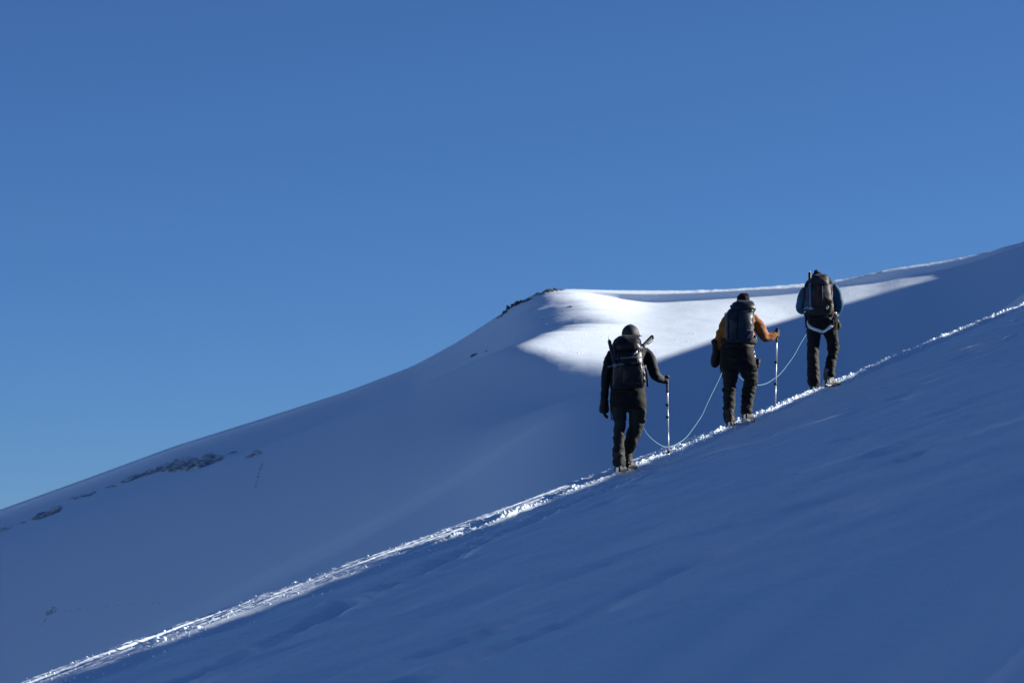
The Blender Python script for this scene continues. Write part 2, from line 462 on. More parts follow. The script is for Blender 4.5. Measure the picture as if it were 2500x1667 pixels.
# ------------------------------------------------------------------ mesh tools for people and gear
def ring_tube(bm, pts, radii, seg=12, flat=1.0, up=None, cap=True):
    """tube along pts; radii: number or (lateral, other); rounded ends"""
    P = [Vector(p) for p in pts]
    n = len(P)
    rs = [(r, r * flat) if not isinstance(r, (tuple, list)) else r for r in radii]
    rings = []
    T0 = (P[1] - P[0]).normalized()
    ref = Vector(up) if up is not None else (Vector((0, 1, 0)) if abs(T0.y) < .8 else Vector((1, 0, 0)))
    for i in range(n):
        t = (P[min(i + 1, n - 1)] - P[max(i - 1, 0)]).normalized()
        v = (ref - t * ref.dot(t))
        v = v.normalized() if v.length > 1e-6 else t.orthogonal().normalized()
        u = t.cross(v).normalized()
        ref = v
        a, b = rs[i]
        rings.append([bm.verts.new(P[i] + u * (a * math.cos(k * 2 * PI / seg)) + v * (b * math.sin(k * 2 * PI / seg))) for k in range(seg)])
    for i in range(n - 1):
        for k in range(seg):
            bm.faces.new((rings[i][k], rings[i][(k + 1) % seg], rings[i + 1][(k + 1) % seg], rings[i + 1][k]))
    if cap:
        for ring, p, q, r in ((rings[0], P[0], P[1], rs[0]), (rings[-1], P[-1], P[-2], rs[-1])):
            tip = bm.verts.new(p + (p - q).normalized() * min(r) * .55)
            for k in range(seg):
                f = (ring[k], ring[(k + 1) % seg], tip)
                bm.faces.new(f if ring is rings[-1] else f[::-1])

def catmull(pts, sub=4):
    A = [np.array(p, float) for p in pts]
    out = []
    for i in range(len(A) - 1):
        p0, p1, p2, p3 = A[max(i - 1, 0)], A[i], A[i + 1], A[min(i + 2, len(A) - 1)]
        for k in range(sub):
            t = k / sub
            out.append(.5 * ((2 * p1) + (p2 - p0) * t + (2 * p0 - 5 * p1 + 4 * p2 - p3) * t * t + (3 * p1 - p0 - 3 * p2 + p3) * t ** 3))
    out.append(A[-1])
    return out

def limb(bm, spec, seg=14, flat=1.0, sub=4):
    """spec rows: x, y, z, radius — smoothed"""
    c = catmull(spec, sub)
    ring_tube(bm, [q[:3] for q in c], [max(float(q[3]), .002) for q in c], seg, flat)

def stack(bm, rows, seg=28, n=2.4):
    """rows of x, y, z, half width, half depth: superellipse rings one above the other"""
    rings = []
    for row in rows:
        x, y, z, a, b = row[:5]
        e = row[5] if len(row) > 5 else n
        rg = []
        for k in range(seg):
            c, s_ = math.cos(k * 2 * PI / seg), math.sin(k * 2 * PI / seg)
            rg.append(bm.verts.new((x + a * math.copysign(abs(c) ** (2 / e), c), y + b * math.copysign(abs(s_) ** (2 / e), s_), z)))
        rings.append(rg)
    for i in range(len(rings) - 1):
        for k in range(seg):
            bm.faces.new((rings[i][k], rings[i][(k + 1) % seg], rings[i + 1][(k + 1) % seg], rings[i + 1][k]))
    bm.faces.new(rings[0][::-1]); bm.faces.new(rings[-1])

def ball(bm, c, r, seg=16, rot=None):
    """ellipsoid; r number or 3-tuple"""
    r = (r, r, r) if not isinstance(r, (tuple, list)) else r
    m = Matrix.Translation(Vector(c)) @ (rot.to_4x4() if rot is not None else Matrix.Identity(4)) @ Matrix.Diagonal((r[0], r[1], r[2], 1))
    bmesh.ops.create_uvsphere(bm, u_segments=seg, v_segments=max(6, seg // 2), radius=1.0, matrix=m)

def box(bm, c, h, rot=None, bevel=0.0):
    m = Matrix.Translation(Vector(c)) @ (rot.to_4x4() if rot is not None else Matrix.Identity(4)) @ Matrix.Diagonal((2 * h[0], 2 * h[1], 2 * h[2], 1))
    g = bmesh.ops.create_cube(bm, size=1.0, matrix=m)
    if bevel:
        ed = {e for v in g['verts'] for e in v.link_edges}
        bmesh.ops.bevel(bm, geom=list(ed), offset=bevel, segments=2, affect='EDGES', profile=.6)

def cone(bm, a, b, r1, r2, seg=8):
    a, b = Vector(a), Vector(b)
    d = b - a
    m = Matrix.Translation((a + b) / 2) @ d.to_track_quat('Z', 'Y').to_matrix().to_4x4()
    bmesh.ops.create_cone(bm, cap_ends=True, segments=seg, radius1=r1, radius2=max(r2, 1e-4), depth=d.length, matrix=m)

def link_mesh(name, bm, mat, parent=None, smooth=True, fuse=0.0, relax=4, fold=None, off=(0, 0, 0)):
    """bmesh -> ONE object; fuse = voxel size that welds its pieces into one continuous skin"""
    if any(off): bmesh.ops.translate(bm, verts=bm.verts, vec=-Vector(off))
    bmesh.ops.recalc_face_normals(bm, faces=bm.faces)
    me = bpy.data.meshes.new(name)
    bm.to_mesh(me); bm.free()
    o = bpy.data.objects.new(name, me)
    COL.objects.link(o)
    if fuse:
        md = o.modifiers.new('fuse', 'REMESH'); md.mode = 'VOXEL'; md.voxel_size = fuse; md.use_smooth_shade = True
        if relax:
            ms = o.modifiers.new('relax', 'SMOOTH'); ms.iterations = relax; ms.factor = .5
        dg = bpy.context.evaluated_depsgraph_get()
        nm = bpy.data.meshes.new_from_object(o.evaluated_get(dg))
        o.modifiers.clear(); o.data = nm; bpy.data.meshes.remove(me); me = nm; me.name = name
    if fold:
        amp, fr, seed = fold[:3]
        amt = fold[3] if len(fold) > 3 else None
        nv = len(me.vertices)
        co = np.empty(nv * 3, np.float32); me.vertices.foreach_get('co', co); co = co.reshape(-1, 3)
        no = np.empty(nv * 3, np.float32); me.vertices.foreach_get('normal', no); no = no.reshape(-1, 3)
        d = np.empty(nv)
        for i in range(nv):
            x, y, z = (float(q) for q in co[i])
            v = Vector((x * fr[0] + seed, y * fr[1], z * fr[2] + .35 * x * fr[0]))
            a = 1 - 2.2 * abs(mnoise.noise(v))
            b = mnoise.noise(v * 2.3 + Vector((7, 3, seed)))
            d[i] = amp * (a * .7 + b * .45) * (amt(x, y, z) if amt else 1.0)
        co = co + no * d[:, None]
        me.vertices.foreach_set('co', co.astype(np.float32).ravel()); me.update()
    me.polygons.foreach_set('use_smooth', np.full(len(me.polygons), smooth))
    me.materials.clear(); me.materials.append(mat)
    if parent is not None: o.parent = parent
    return o

def thing(name, label, cat, loc, group=None):
    o = bpy.data.objects.new(name, None)
    o.empty_display_size = .2
    COL.objects.link(o)
    o.location = loc; o['label'] = label; o['category'] = cat
    if group: o['group'] = group
    return o

def fabric(name, col, rough=.8, weave=700.0, bump=.25, sheen=0.05, vary=.25):
    if max(col) < .1: col = tuple(c * .55 for c in col)
    m, n, l, b = new_mat(name)
    tc = n.new('ShaderNodeTexCoord')
    nz = n.new('ShaderNodeTexNoise'); nz.inputs['Scale'].default_value = 9; nz.inputs['Detail'].default_value = 5
    l.new(tc.outputs['Object'], nz.inputs['Vector'])
    rp = n.new('ShaderNodeValToRGB')
    rp.color_ramp.elements[0].position = .3; rp.color_ramp.elements[1].position = .75
    rp.color_ramp.elements[0].color = tuple(c * (1 - vary) for c in col) + (1,)
    rp.color_ramp.elements[1].color = tuple(min(c * (1 + vary), 1) for c in col) + (1,)
    l.new(nz.outputs['Fac'], rp.inputs['Fac']); l.new(rp.outputs['Color'], b.inputs['Base Color'])
    b.inputs['Roughness'].default_value = rough
    b.inputs['Specular IOR Level'].default_value = .2
    b.inputs['Sheen Weight'].default_value = sheen; b.inputs['Sheen Roughness'].default_value = .35
    n2 = n.new('ShaderNodeTexNoise'); n2.inputs['Scale'].default_value = 55; n2.inputs['Detail'].default_value = 4
    l.new(tc.outputs['Object'], n2.inputs['Vector'])
    bp = n.new('ShaderNodeBump'); bp.inputs['Strength'].default_value = bump; bp.inputs['Distance'].default_value = .006
    l.new(n2.outputs['Fac'], bp.inputs['Height']); l.new(bp.outputs['Normal'], b.inputs['Normal'])
    return m

def solid(name, col, rough=.5, metal=0.0):
    m, n, l, b = new_mat(name)
    tc = n.new('ShaderNodeTexCoord')
    nz = n.new('ShaderNodeTexNoise'); nz.inputs['Scale'].default_value = 40; nz.inputs['Detail'].default_value = 3
    l.new(tc.outputs['Object'], nz.inputs['Vector'])
    mr = n.new('ShaderNodeMapRange'); mr.inputs['To Min'].default_value = max(rough - .12, .05); mr.inputs['To Max'].default_value = min(rough + .12, 1)
    l.new(nz.outputs['Fac'], mr.inputs['Value']); l.new(mr.outputs['Result'], b.inputs['Roughness'])
    b.inputs['Base Color'].default_value = tuple(col) + (1,)
    b.inputs['Metallic'].default_value = metal
    return m

M_SKIN = fabric('skin', (.42, .17, .10), .5, bump=.1, vary=.12)
M_HAIR = solid('hair', (.02, .013, .01), .7)
M_EYE = solid('eye', (.5, .5, .5), .2)
M_STEEL = solid('steel', (.42, .42, .44), .35, .9)
M_ALU = solid('bright_aluminium', (.72, .72, .74), .42, .25)
M_RUBBER = solid('black_rubber', (.012, .012, .013), .6)
M_ORANGE = fabric('orange_webbing', (.36, .12, .03), .8)
M_BOOT = fabric('boot_leather', (.036, .034, .038), .6, bump=.5)
M_BOOT_RED = solid('boot_rubber_rand', (.16, .045, .02), .6)
M_GLOVE = fabric('glove', (.013, .013, .015), .6)
M_WEB_BLACK = fabric('black_webbing', (.014, .014, .017), .7)
M_WEB_GREY = fabric('grey_webbing', (.10, .11, .13), .7)

def ground_at(x, y):
    """terrain height of the near slope under a point"""
    # x - CX - KX (s - 40) = NX w ; y = s + NY w
    a = x - CX + KX * 40
    s = (a - NX / NY * y) / (KX - NX / NY) if abs(NY) > 1e-9 else y
    w = (y - s) / NY
    return float(near_z(np.array([s]), np.array([w]))[0]), s, w

class Figure:
    """measures a figure: crop pixels of the photograph to metres at the figure's own distance"""
    def __init__(self, ox, oy, cs, px0, py0, off_w):
        # crop origin and scale; foot pixel; distance to the right of the crest line
        self.cs, self.ox, self.oy, self.px0, self.py0 = cs, ox, oy, px0, py0
        X, Y, Z = ray(px0, py0)
        rho = float(X / Y)
        # x = rho y on the line  x = CX + KX (s-40) + NX w,  y = s + NY w
        w = off_w
        s = (CX - 40 * KX + NX * w - rho * NY * w) / (rho - KX)
        hit = near_pixel(px0, py0 - 2)               # stand on the snow where the photograph shows the feet
        if hit: s, w = hit
        self.y = s + NY * w
        self.x = rho * self.y
        self.z = float(Z / Y) * self.y
        self.m = 1.0 / (cs * F / self.y) * (1 + math.tan(PITCH) ** 2) ** .5
        g, gs, gw = ground_at(self.x, self.y)
        print('figure at', round(self.x, 2), round(self.y, 2), 'foot z %.3f ground %.3f' % (self.z, g), 'm per crop px %.5f' % self.m)
        self.loc = Vector((self.x, self.y, self.z))
        self.cx0 = (px0 - ox) * cs; self.cy0 = (py0 - oy) * cs
    def p(self, cx, cy, y=0.0):
        return Vector(((cx - self.cx0) * self.m, y, (self.cy0 - cy) * self.m))
    def q(self, cx, cy, y, r):
        v = self.p(cx, cy, y)
        return (v.x, v.y, v.z, r * self.m)
    def row(self, cy, xl, xr, y, depth, n=2.4):
        v = self.p((xl + xr) / 2, cy, y)
        return (v.x, v.y, v.z, (xr - xl) / 2 * self.m, depth, n)

def head_mesh(bm, c, k=1.0, turn=0.0, tilt=0.0):
    """a head at c (centre), facing +Y turned by turn about Z"""
    rot = Matrix.Rotation(-turn, 3, 'Z') @ Matrix.Rotation(tilt, 3, 'X')
    P = lambda x, y, z: Vector(c) + rot @ Vector((x * k, y * k, z * k))
    ball(bm, P(0, -.005, .02), (.076 * k, .095 * k, .098 * k), 20, rot)
    ball(bm, P(0, .035, -.06), (.058 * k, .058 * k, .062 * k), 16, rot)       # jaw
    ball(bm, P(0, .075, -.098), (.024 * k, .02 * k, .018 * k), 10, rot)       # chin
    cone(bm, P(0, .088, .018), P(0, .110, -.026), .010 * k, .017 * k, 8)       # nose
    for s in (-1, 1):
        ball(bm, P(s * .076, -.005, -.012), (.012 * k, .02 * k, .034 * k), 10, rot)  # ear
        ball(bm, P(s * .045, .062, -.03), (.026 * k, .026 * k, .022 * k), 10, rot)   # cheek
        ball(bm, P(s * .034, .083, .028), (.026 * k, .012 * k, .009 * k), 8, rot)    # brow
    ball(bm, P(0, .088, -.058), (.026 * k, .010 * k, .007 * k), 8, rot)        # lips
    ball(bm, P(0, .086, -.069), (.022 * k, .010 * k, .007 * k), 8, rot)
    return P

def hand_hanging(bm, wrist, side, k=1.0, lean=0.0, fat=1.0):
    """relaxed hand below the wrist, palm facing the thigh; thumb forward"""
    w = Vector(wrist)
    dn = Vector((math.sin(lean), .12, -1)).normalized()
    fw = Vector((0, 1, .12)).normalized(); inn = Vector((-side, 0, 0))
    limb(bm, [tuple(w + dn * -.02) + (.030 * fat,), tuple(w + dn * .03) + (.038 * fat,), tuple(w + dn * .075) + (.040 * fat,), tuple(w + dn * .10) + (.034 * fat,)], 14, .8)
    for i, (o, ln) in enumerate(((.033, .070), (.011, .080), (-.011, .076), (-.032, .060))):
        a = w + dn * .088 + fw * o
        b = a + dn * ln * .45 + inn * .006 + fw * o * .15
        c = b + dn * ln * .35 + inn * .018
        d = c + dn * ln * .18 + inn * .022
        limb(bm, [tuple(a) + (.0115 * fat,), tuple(b) + (.0110 * fat,), tuple(c) + (.0100 * fat,), tuple(d) + (.0085 * fat,)], 10, 1, 3)
    a = w + dn * .035 + fw * .032
    b = w + dn * .065 + fw * .060 + inn * .012; c = w + dn * .105 + fw * .064 + inn * .022
    limb(bm, [tuple(a) + (.015 * fat,), tuple(b) + (.013 * fat,), tuple(c) + (.010 * fat,)], 10, 1, 4)

def hand_gripping(bm, wrist, pole, axis, fat=1.0, thumb_up=True):
    """fist closed round a pole: fingers curl round the axis, thumb over the top"""
    w, p, ax = Vector(wrist), Vector(pole), Vector(axis).normalized()
    to = (p - w); to = (to - ax * to.dot(ax)).normalized()
    side = ax.cross(to).normalized()
    r0 = .030
    kn = p - to * .030
    limb(bm, [tuple(w - (kn - w) * .2) + (.032 * fat,), tuple(w * .45 + kn * .55) + (.040 * fat,), tuple(kn) + (.041 * fat,)], 14, .85)
    for i, h in enumerate((.034, .011, -.012, -.033)):
        pts = []
        for a in np.linspace(-100, 130, 9):
            v = (-to * math.cos(R(a)) + side * math.sin(R(a)))
            pts.append(tuple(p + ax * h + v * r0 * (1.0 if a < 80 else .92)) + ((.0125 - .0003 * abs(i - 1)) * fat,))
        limb(bm, pts, 10, 1, 2)
    t0 = kn + ax * .03 - side * .012
    if thumb_up:
        limb(bm, [tuple(t0) + (.016 * fat,), tuple(p - to * .006 + ax * .052 - side * .022) + (.014 * fat,), tuple(p + to * .014 + ax * .075 - side * .006) + (.011 * fat,)], 10, 1, 4)
    else:
        limb(bm, [tuple(t0) + (.016 * fat,), tuple(p - side * .034 + ax * .036) + (.014 * fat,), tuple(p - side * .022 + to * .026 + ax * .026) + (.011 * fat,)], 10, 1, 4)

def boot(parent, ankle, heading, pitch, mat=M_BOOT, snow=False, k=1.0, seed=0):
    """mountain boot with crampon; ankle is the point above the heel, 0.11 m over the sole"""
    rot = Matrix.Rotation(-heading, 3, 'Z') @ Matrix.Rotation(pitch, 3, 'X')
    A = Vector(ankle)
    T = lambda x, y, z: A + rot @ Vector((x * k, y * k, z * k))
    bm = bmesh.new()
    def sec(rows, seg=18):
        rings = []
        for (y, zc, a, b) in rows:
            rings.append([bm.verts.new(T(a * math.copysign(abs(math.cos(t)) ** .75, math.cos(t)), y, zc + b * math.copysign(abs(math.sin(t)) ** .75, math.sin(t)))) for t in np.linspace(0, 2 * PI, seg, endpoint=False)])
        for i in range(len(rings) - 1):
            for q in range(seg):
                bm.faces.new((rings[i][q], rings[i][(q + 1) % seg], rings[i + 1][(q + 1) % seg], rings[i + 1][q]))
        bm.faces.new(rings[0][::-1]); bm.faces.new(rings[-1])
    sec([(-.085, -.055, .028, .030), (-.075, -.05, .040, .042), (-.03, -.045, .045, .050), (.03, -.045, .047, .050), (.09, -.055, .052, .040), (.15, -.065, .052, .032), (.20, -.072, .040, .025), (.222, -.078, .022, .016)])
    limb(bm, [tuple(T(0, -.02, -.06)) + (.046 * k,), tuple(T(0, -.025, .01)) + (.051 * k,), tuple(T(0, -.02, .07)) + (.054 * k,), tuple(T(0, -.01, .13)) + (.058 * k,)], 18, 1.1)
    ball(bm, T(0, .05, -.005), (.040 * k, .055 * k, .035 * k), 14, rot)
    for z in (.0, .035, .07):                                     # lace and cuff ridges
        ring_tube(bm, [T(.056 * math.cos(t), -.02 + .06 * math.sin(t), z) for t in np.linspace(0, 2 * PI, 17)], [.006 * k] * 17, 6, cap=False)
    b = link_mesh('boot', bm, mat, parent, fuse=.0075, relax=2, fold=(.004, (26, 26, 34), 3 + seed))
    bm = bmesh.new()
    pts = [(-.088, .026), (-.075, .040), (-.02, .043), (.05, .046), (.12, .053), (.18, .047), (.225, .018)]
    vt, vb = [], []
    ring = [(x, y) for y, x in pts] + [(-x, y) for y, x in reversed(pts)]
    vt = [bm.verts.new(T(x * 1.04, y, -.083)) for x, y in ring]; vb = [bm.verts.new(T(x * .98, y, -.110)) for x, y in ring]
    bm.faces.new(vt); bm.faces.new(vb[::-1])
    for i in range(len(ring)):
        j = (i + 1) % len(ring)
        bm.faces.new((vt[i], vb[i], vb[j], vt[j]))
    link_mesh('sole', bm, M_RUBBER, b, smooth=False)
    bm = bmesh.new()
    for s in (-1, 1):
        box(bm, T(s * .048, -.035, -.108), (.004 * k, .045 * k, .010 * k), rot)
        box(bm, T(s * .052, .12, -.108), (.004 * k, .07 * k, .010 * k), rot)
        for y in (-.075, .0, .07, .12, .175):
            cone(bm, T(s * .050, y, -.110), T(s * .055, y, -.142), .009 * k, .001, 4)
    box(bm, T(0, -.085, -.098), (.042 * k, .005 * k, .014 * k), rot)
    box(bm, T(0, .01, -.112), (.016 * k, .10 * k, .003 * k), rot)
    box(bm, T(0, .05, -.112), (.05 * k, .006 * k, .004 * k), rot)
    box(bm, T(0, .16, -.112), (.05 * k, .006 * k, .004 * k), rot)
    for s in (-1, 1):
        cone(bm, T(s * .025, .20, -.105), T(s * .028, .245, -.125), .008 * k, .001, 4)
    box(bm, T(0, -.095, -.055), (.014 * k, .006 * k, .028 * k), rot, .002)    # heel lever
    link_mesh('crampon', bm, M_STEEL, b, smooth=False)
    bm = bmesh.new()
    ring_tube(bm, [T(.058 * math.cos(t), -.02 + .062 * math.sin(t), .02 + .012 * math.sin(t)) for t in np.linspace(0, 2 * PI, 17)], [(.009 * k, .004 * k)] * 17, 6, cap=False, up=(0, 0, 1))
    link_mesh('crampon_strap', bm, M_BOOT_RED, b)
    return b

def strip(bm, pts, w, t=.004, side=(1, 0, 0)):
    """flat webbing: width w along side, thickness t"""
    c = catmull(pts, 5)
    ring_tube(bm, [q[:3] for q in c], [(w / 2, t)] * len(c), 8, up=None if side is None else Vector((c[1] - c[0])).cross(Vector(side)))

def trekking_pole(label, top, tip, grip_dir, locks=(.36, .55), grp='trekking poles', r=1.0, basket=True, grip_len=.15, shaft=None):
    top, tip = Vector(top), Vector(tip)
    root = thing('trekking_pole', label, 'trekking pole', tip, grp)
    d = (top - tip); L = d.length; u = d / L
    at_ = lambda f: u * (L * f)
    bm = bmesh.new(); cone(bm, at_(.03), at_(.34), .0075 * r, .0075 * r, 12); link_mesh('lower_shaft', bm, shaft or M_ALU, root)
    bm = bmesh.new(); cone(bm, at_(.30), at_(.62), .009 * r, .009 * r, 12); link_mesh('middle_shaft', bm, shaft or M_ALU, root)
    bm = bmesh.new(); cone(bm, at_(.58), at_(.90), .0105 * r, .0105 * r, 12); link_mesh('upper_shaft', bm, shaft or M_ALU, root)
    for f in (1 - locks[0], 1 - locks[1]):
        bm = bmesh.new(); cone(bm, at_(f - .014), at_(f + .014), .015 * r, .014 * r, 12)
        box(bm, at_(f) + Vector((-.016, -.004, 0)), (.007, .008, .016), None, .002)
        link_mesh('lock_clamp', bm, M_RUBBER, root)
    bm = bmesh.new()
    g0, g1 = L - grip_len, L
    limb(bm, [tuple(u * (g0 - .10)) + (.0135 * r,), tuple(u * g0) + (.015 * r,), tuple(u * (g0 + .05)) + (.0165 * r,), tuple(u * (g0 + .09)) + (.015 * r,), tuple(u * (L - .015)) + (.018 * r,), tuple(u * L + Vector(grip_dir) * .012) + (.019 * r,)], 12)
    link_mesh('grip', bm, M_RUBBER, root)
    bm = bmesh.new()
    lp = [u * (L - .01) + Vector(grip_dir) * .015, u * (L - .05) + Vector(grip_dir) * .05, u * (L - .12) + Vector(grip_dir) * .045, u * (L - .13) + Vector(grip_dir) * .01]
    strip(bm, lp, .016, .0025, (0, 1, 0)); link_mesh('wrist_strap', bm, M_WEB_BLACK, root)
    if basket:
        bm = bmesh.new(); cone(bm, at_(.045), at_(.055), .043, .030, 16); cone(bm, at_(.055), at_(.075), .014, .010, 10); link_mesh('basket', bm, M_RUBBER, root)
    bm = bmesh.new(); cone(bm, at_(.035), at_(0), .0075 * r, .002, 10); link_mesh('tip', bm, M_STEEL, root)
    return root

def ice_axe(label, spike, head, pick_dir, shaft_mat, head_mat=M_STEEL, k=1.0):
    """spike = upper end when strapped to a pack; head at the other end"""
    spike, head = Vector(spike), Vector(head)
    root = thing('ice_axe', label, 'ice axe', head, 'ice axes strapped to the packs')
    u = (spike - head); L = u.length; u /= L
    pd = Vector(pick_dir); pd = (pd - u * pd.dot(u)).normalized(); nn = u.cross(pd)
    bm = bmesh.new(); ring_tube(bm, [u * .02, u * (L - .16)], [(.013 * k, .009 * k)] * 2, 12, up=pd); link_mesh('shaft', bm, shaft_mat, root)
    bm = bmesh.new(); ring_tube(bm, [u * (L - .20), u * (L - .19), u * (L - .05), u * (L - .045)], [(.013 * k, .011 * k), (.0165 * k, .014 * k), (.0165 * k, .014 * k), (.013 * k, .011 * k)], 12, up=pd); link_mesh('rubber_grip', bm, M_RUBBER, root)
    bm = bmesh.new(); cone(bm, u * (L - .05), u * (L - .03), .012, .010, 10); cone(bm, u * (L - .03), u * (L + .012), .008, .001, 8); link_mesh('spike', bm, M_STEEL, root)
    bm = bmesh.new()
    # pick: curved blade
    pk = [(.0, .0), (.06, .002), (.12, -.010), (.165, -.032)]
    c = catmull([tuple(pd * a + u * b) + (h,) for (a, b), h in zip(pk, (.018, .015, .010, .003))], 4)
    ring_tube(bm, [q[:3] for q in c], [(.004, max(q[3], .002)) for q in c], 8, up=u)
    # adze
    c = [tuple(-pd * a + u * b) for a, b in ((.0, .0), (.04, .002), (.085, -.006))]
    ring_tube(bm, c, [(.010, .012), (.018, .006), (.030, .003)], 8, up=u)
    box(bm, (0, 0, 0), (.022, .014, .02), None, .004)
    link_mesh('head', bm, head_mat, root)
    return root

from mathutils.bvhtree import BVHTree
def bvh(o):
    me = o.data
    return BVHTree.FromPolygons([v.co.copy() for v in me.vertices], [tuple(p.vertices) for p in me.polygons])
def lay_on(tree, v, off=.004, back=True):
    """push a point along the view axis onto a part's surface"""
    d = Vector((0, 1, 0)) if back else Vector((0, -1, 0))
    h = tree.ray_cast(Vector((v.x, -1.5 if back else 1.5, v.z)), d)
    if h[0] is None:
        n = tree.find_nearest(v)
        return n[0] + n[1] * off
    return h[0] - d * off

def dome(bm, c, r, cut, rot=None, seg=24):
    """upper part of an ellipsoid, open below the height cut (in radii)"""
    t = bmesh.new(); bmesh.ops.create_uvsphere(t, u_segments=seg, v_segments=seg // 2 + 2, radius=1)
    bmesh.ops.bisect_plane(t, geom=t.verts[:] + t.edges[:] + t.faces[:], plane_co=(0, 0, cut), plane_no=(0, 0, 1), clear_inner=True)
    bmesh.ops.holes_fill(t, edges=[e for e in t.edges if e.is_boundary], sides=0)
    m = Matrix.Translation(Vector(c)) @ (rot.to_4x4() if rot is not None else Matrix.Identity(4)) @ Matrix.Diagonal((r[0], r[1], r[2], 1))
    bmesh.ops.transform(t, matrix=m, verts=t.verts)
    me = bpy.data.meshes.new('tmp'); t.to_mesh(me); t.free(); bm.from_mesh(me); bpy.data.meshes.remove(me)

def body_part(f, root, torso, limbs, head, neck, hands):
    """the body itself: one continuous mesh under the clothes"""
    bm = bmesh.new()
    stack(bm, [(x, y, z, a * .80, b * .75, n) for x, y, z, a, b, n in torso])
    for l in limbs: limb(bm, [(x, y, z, r * .70) for x, y, z, r in l])
    limb(bm, [tuple(neck[0]) + (.058,), tuple(neck[1]) + (.055,)], 14)
    P = head_mesh(bm, *head)
    for h in hands: h(bm)
    o = link_mesh('body', bm, M_SKIN, root, fuse=.011, relax=2)
    for s in (-1, 1):
        e = bmesh.new(); ball(e, P(s * .032, .078, .008), .012 * head[1], 10); link_mesh('eye', e, M_EYE, root)
    return P

def fold_trousers(x, y, z):
    return 1.0 + 1.0 * math.exp(-((z - .10) / .16) ** 2) + .5 * math.exp(-((z - .48) / .12) ** 2)

# ================================================================== first climber (nearest)
f = Figure(1420, 770, 3.823, 1512, 1157, .30)
H1 = thing('person', 'lowest climber in black jacket, black cap and charcoal trousers, pole in right hand', 'person', f.loc, 'roped climbers walking up the snow track')
M_J1 = fabric('black_softshell', (.011, .012, .018), .7)
M_T1 = fabric('charcoal_trousers', (.031, .032, .029), .8)
M_S1 = fabric('black_overshorts', (.009, .009, .011), .8)
torso = [f.row(705, 276, 588, 0, .135), f.row(640, 285, 582, 0, .135), f.row(560, 290, 575, .02, .14), f.row(470, 288, 585, .03, .14), f.row(400, 272, 598, .045, .14),
         f.row(345, 266, 618, .06, .13), f.row(305, 285, 612, .07, .11), f.row(268, 335, 570, .08, .09), f.row(238, 400, 520, .085, .065)]
armR = [f.q(585, 330, .07, 50), f.q(640, 395, .05, 52), f.q(668, 490, .05, 50), f.q(695, 553, .08, 46), f.q(735, 580, .12, 40), f.q(775, 594, .16, 33)]
armL = [f.q(295, 345, .06, 46), f.q(262, 420, .04, 48), f.q(240, 520, .02, 48), f.q(230, 600, .02, 44), f.q(221, 690, .04, 38), f.q(216, 800, .08, 34)]
legL = [f.q(352, 800, 0, 84), f.q(352, 900, .0, 74), f.q(360, 1000, .02, 52), f.q(353, 1090, .02, 51), f.q(347, 1190, -.03, 49), f.q(344, 1300, -.07, 53), f.q(345, 1398, -.09, 54)]
legR = [f.q(518, 800, .01, 84), f.q(521, 900, .03, 80), f.q(519, 980, .08, 72), f.q(506, 1050, .12, 64), f.q(478, 1130, .14, 62), f.q(450, 1220, .17, 57), f.q(428, 1290, .20, 52), f.q(420, 1335, .21, 50)]
pelvis = [f.row(885, 285, 598, .01, .13), f.row(830, 274, 600, 0, .15), f.row(750, 274, 594, 0, .15), f.row(690, 284, 586, 0, .135), f.row(650, 292, 578, 0, .125)]
wr, pl = f.p(778, 594, .165), f.p(803, 592, .172)
pole_top, pole_tip = f.p(806, 552, .172), f.p(820, 1302, .24)
pax = (pole_top - pole_tip).normalized()
P = body_part(f, H1, torso[:], [armR, armL, legL, legR], (f.p(474, 180, .13), .99, .95, -.03), (f.p(455, 270, .08), f.p(460, 205, .11)),
              [lambda b: hand_gripping(b, wr, pl, pax, .8, False), lambda b: hand_hanging(b, f.p(216, 812, .085), -1, 1, -.05, .8)])
bm = bmesh.new(); stack(bm, torso); limb(bm, armR, 18); limb(bm, armL, 18)
link_mesh('jacket', bm, M_J1, H1, fuse=.012, relax=5, fold=(.0075, (7, 7, 13), 1))
bm = bmesh.new(); stack(bm, pelvis); limb(bm, legL, 18, 1.15); limb(bm, legR, 18, 1.15)
ball(bm, f.p(580, 905, -.01), (.030, .07, .085), 14); ball(bm, f.p(590, 985, .03), (.018, .04, .03), 10)
tr1 = link_mesh('trousers', bm, M_T1, H1, fuse=.0115, relax=4, fold=(.012, (7, 7, 13), 2, fold_trousers))
bm = bmesh.new(); stack(bm, [(x, y, z, a * 1.03 + .004, b * 1.03 + .004, n) for x, y, z, a, b, n in pelvis]); limb(bm, [f.q(352, 800, 0, 88), f.q(352, 862, .0, 80)], 18, 1.15); limb(bm, [f.q(518, 800, .01, 88), f.q(521, 862, .02, 85)], 18, 1.15)
link_mesh('overshorts', bm, M_S1, H1, fuse=.012, relax=3, fold=(.007, (7, 7, 12), 16))
bm = bmesh.new(); hand_gripping(bm, wr, pl, pax, 1.12, False); limb(bm, [f.q(765, 590, .15, 37), f.q(790, 594, .165, 36)], 14)
link_mesh('glove', bm, M_GLOVE, H1, fuse=.0055, relax=2)
bm = bmesh.new(); hand_hanging(bm, f.p(215, 822, .085), -1, 1, -.02, 1.5); limb(bm, [f.q(217, 785, .075, 40), f.q(215, 840, .085, 40)], 14)
link_mesh('glove', bm, M_GLOVE, H1, fuse=.0055, relax=2)
bm = bmesh.new(); rot = Matrix.Rotation(-.85, 3, 'Z') @ Matrix.Rotation(-.06, 3, 'X')
ball(bm, f.p(461, 183, .115) - Vector((.72, .70, 0)) * .030, (.080, .080, .062), 18, rot); link_mesh('hair', bm, M_HAIR, H1)
bm = bmesh.new(); hc = f.p(463, 165, .12)
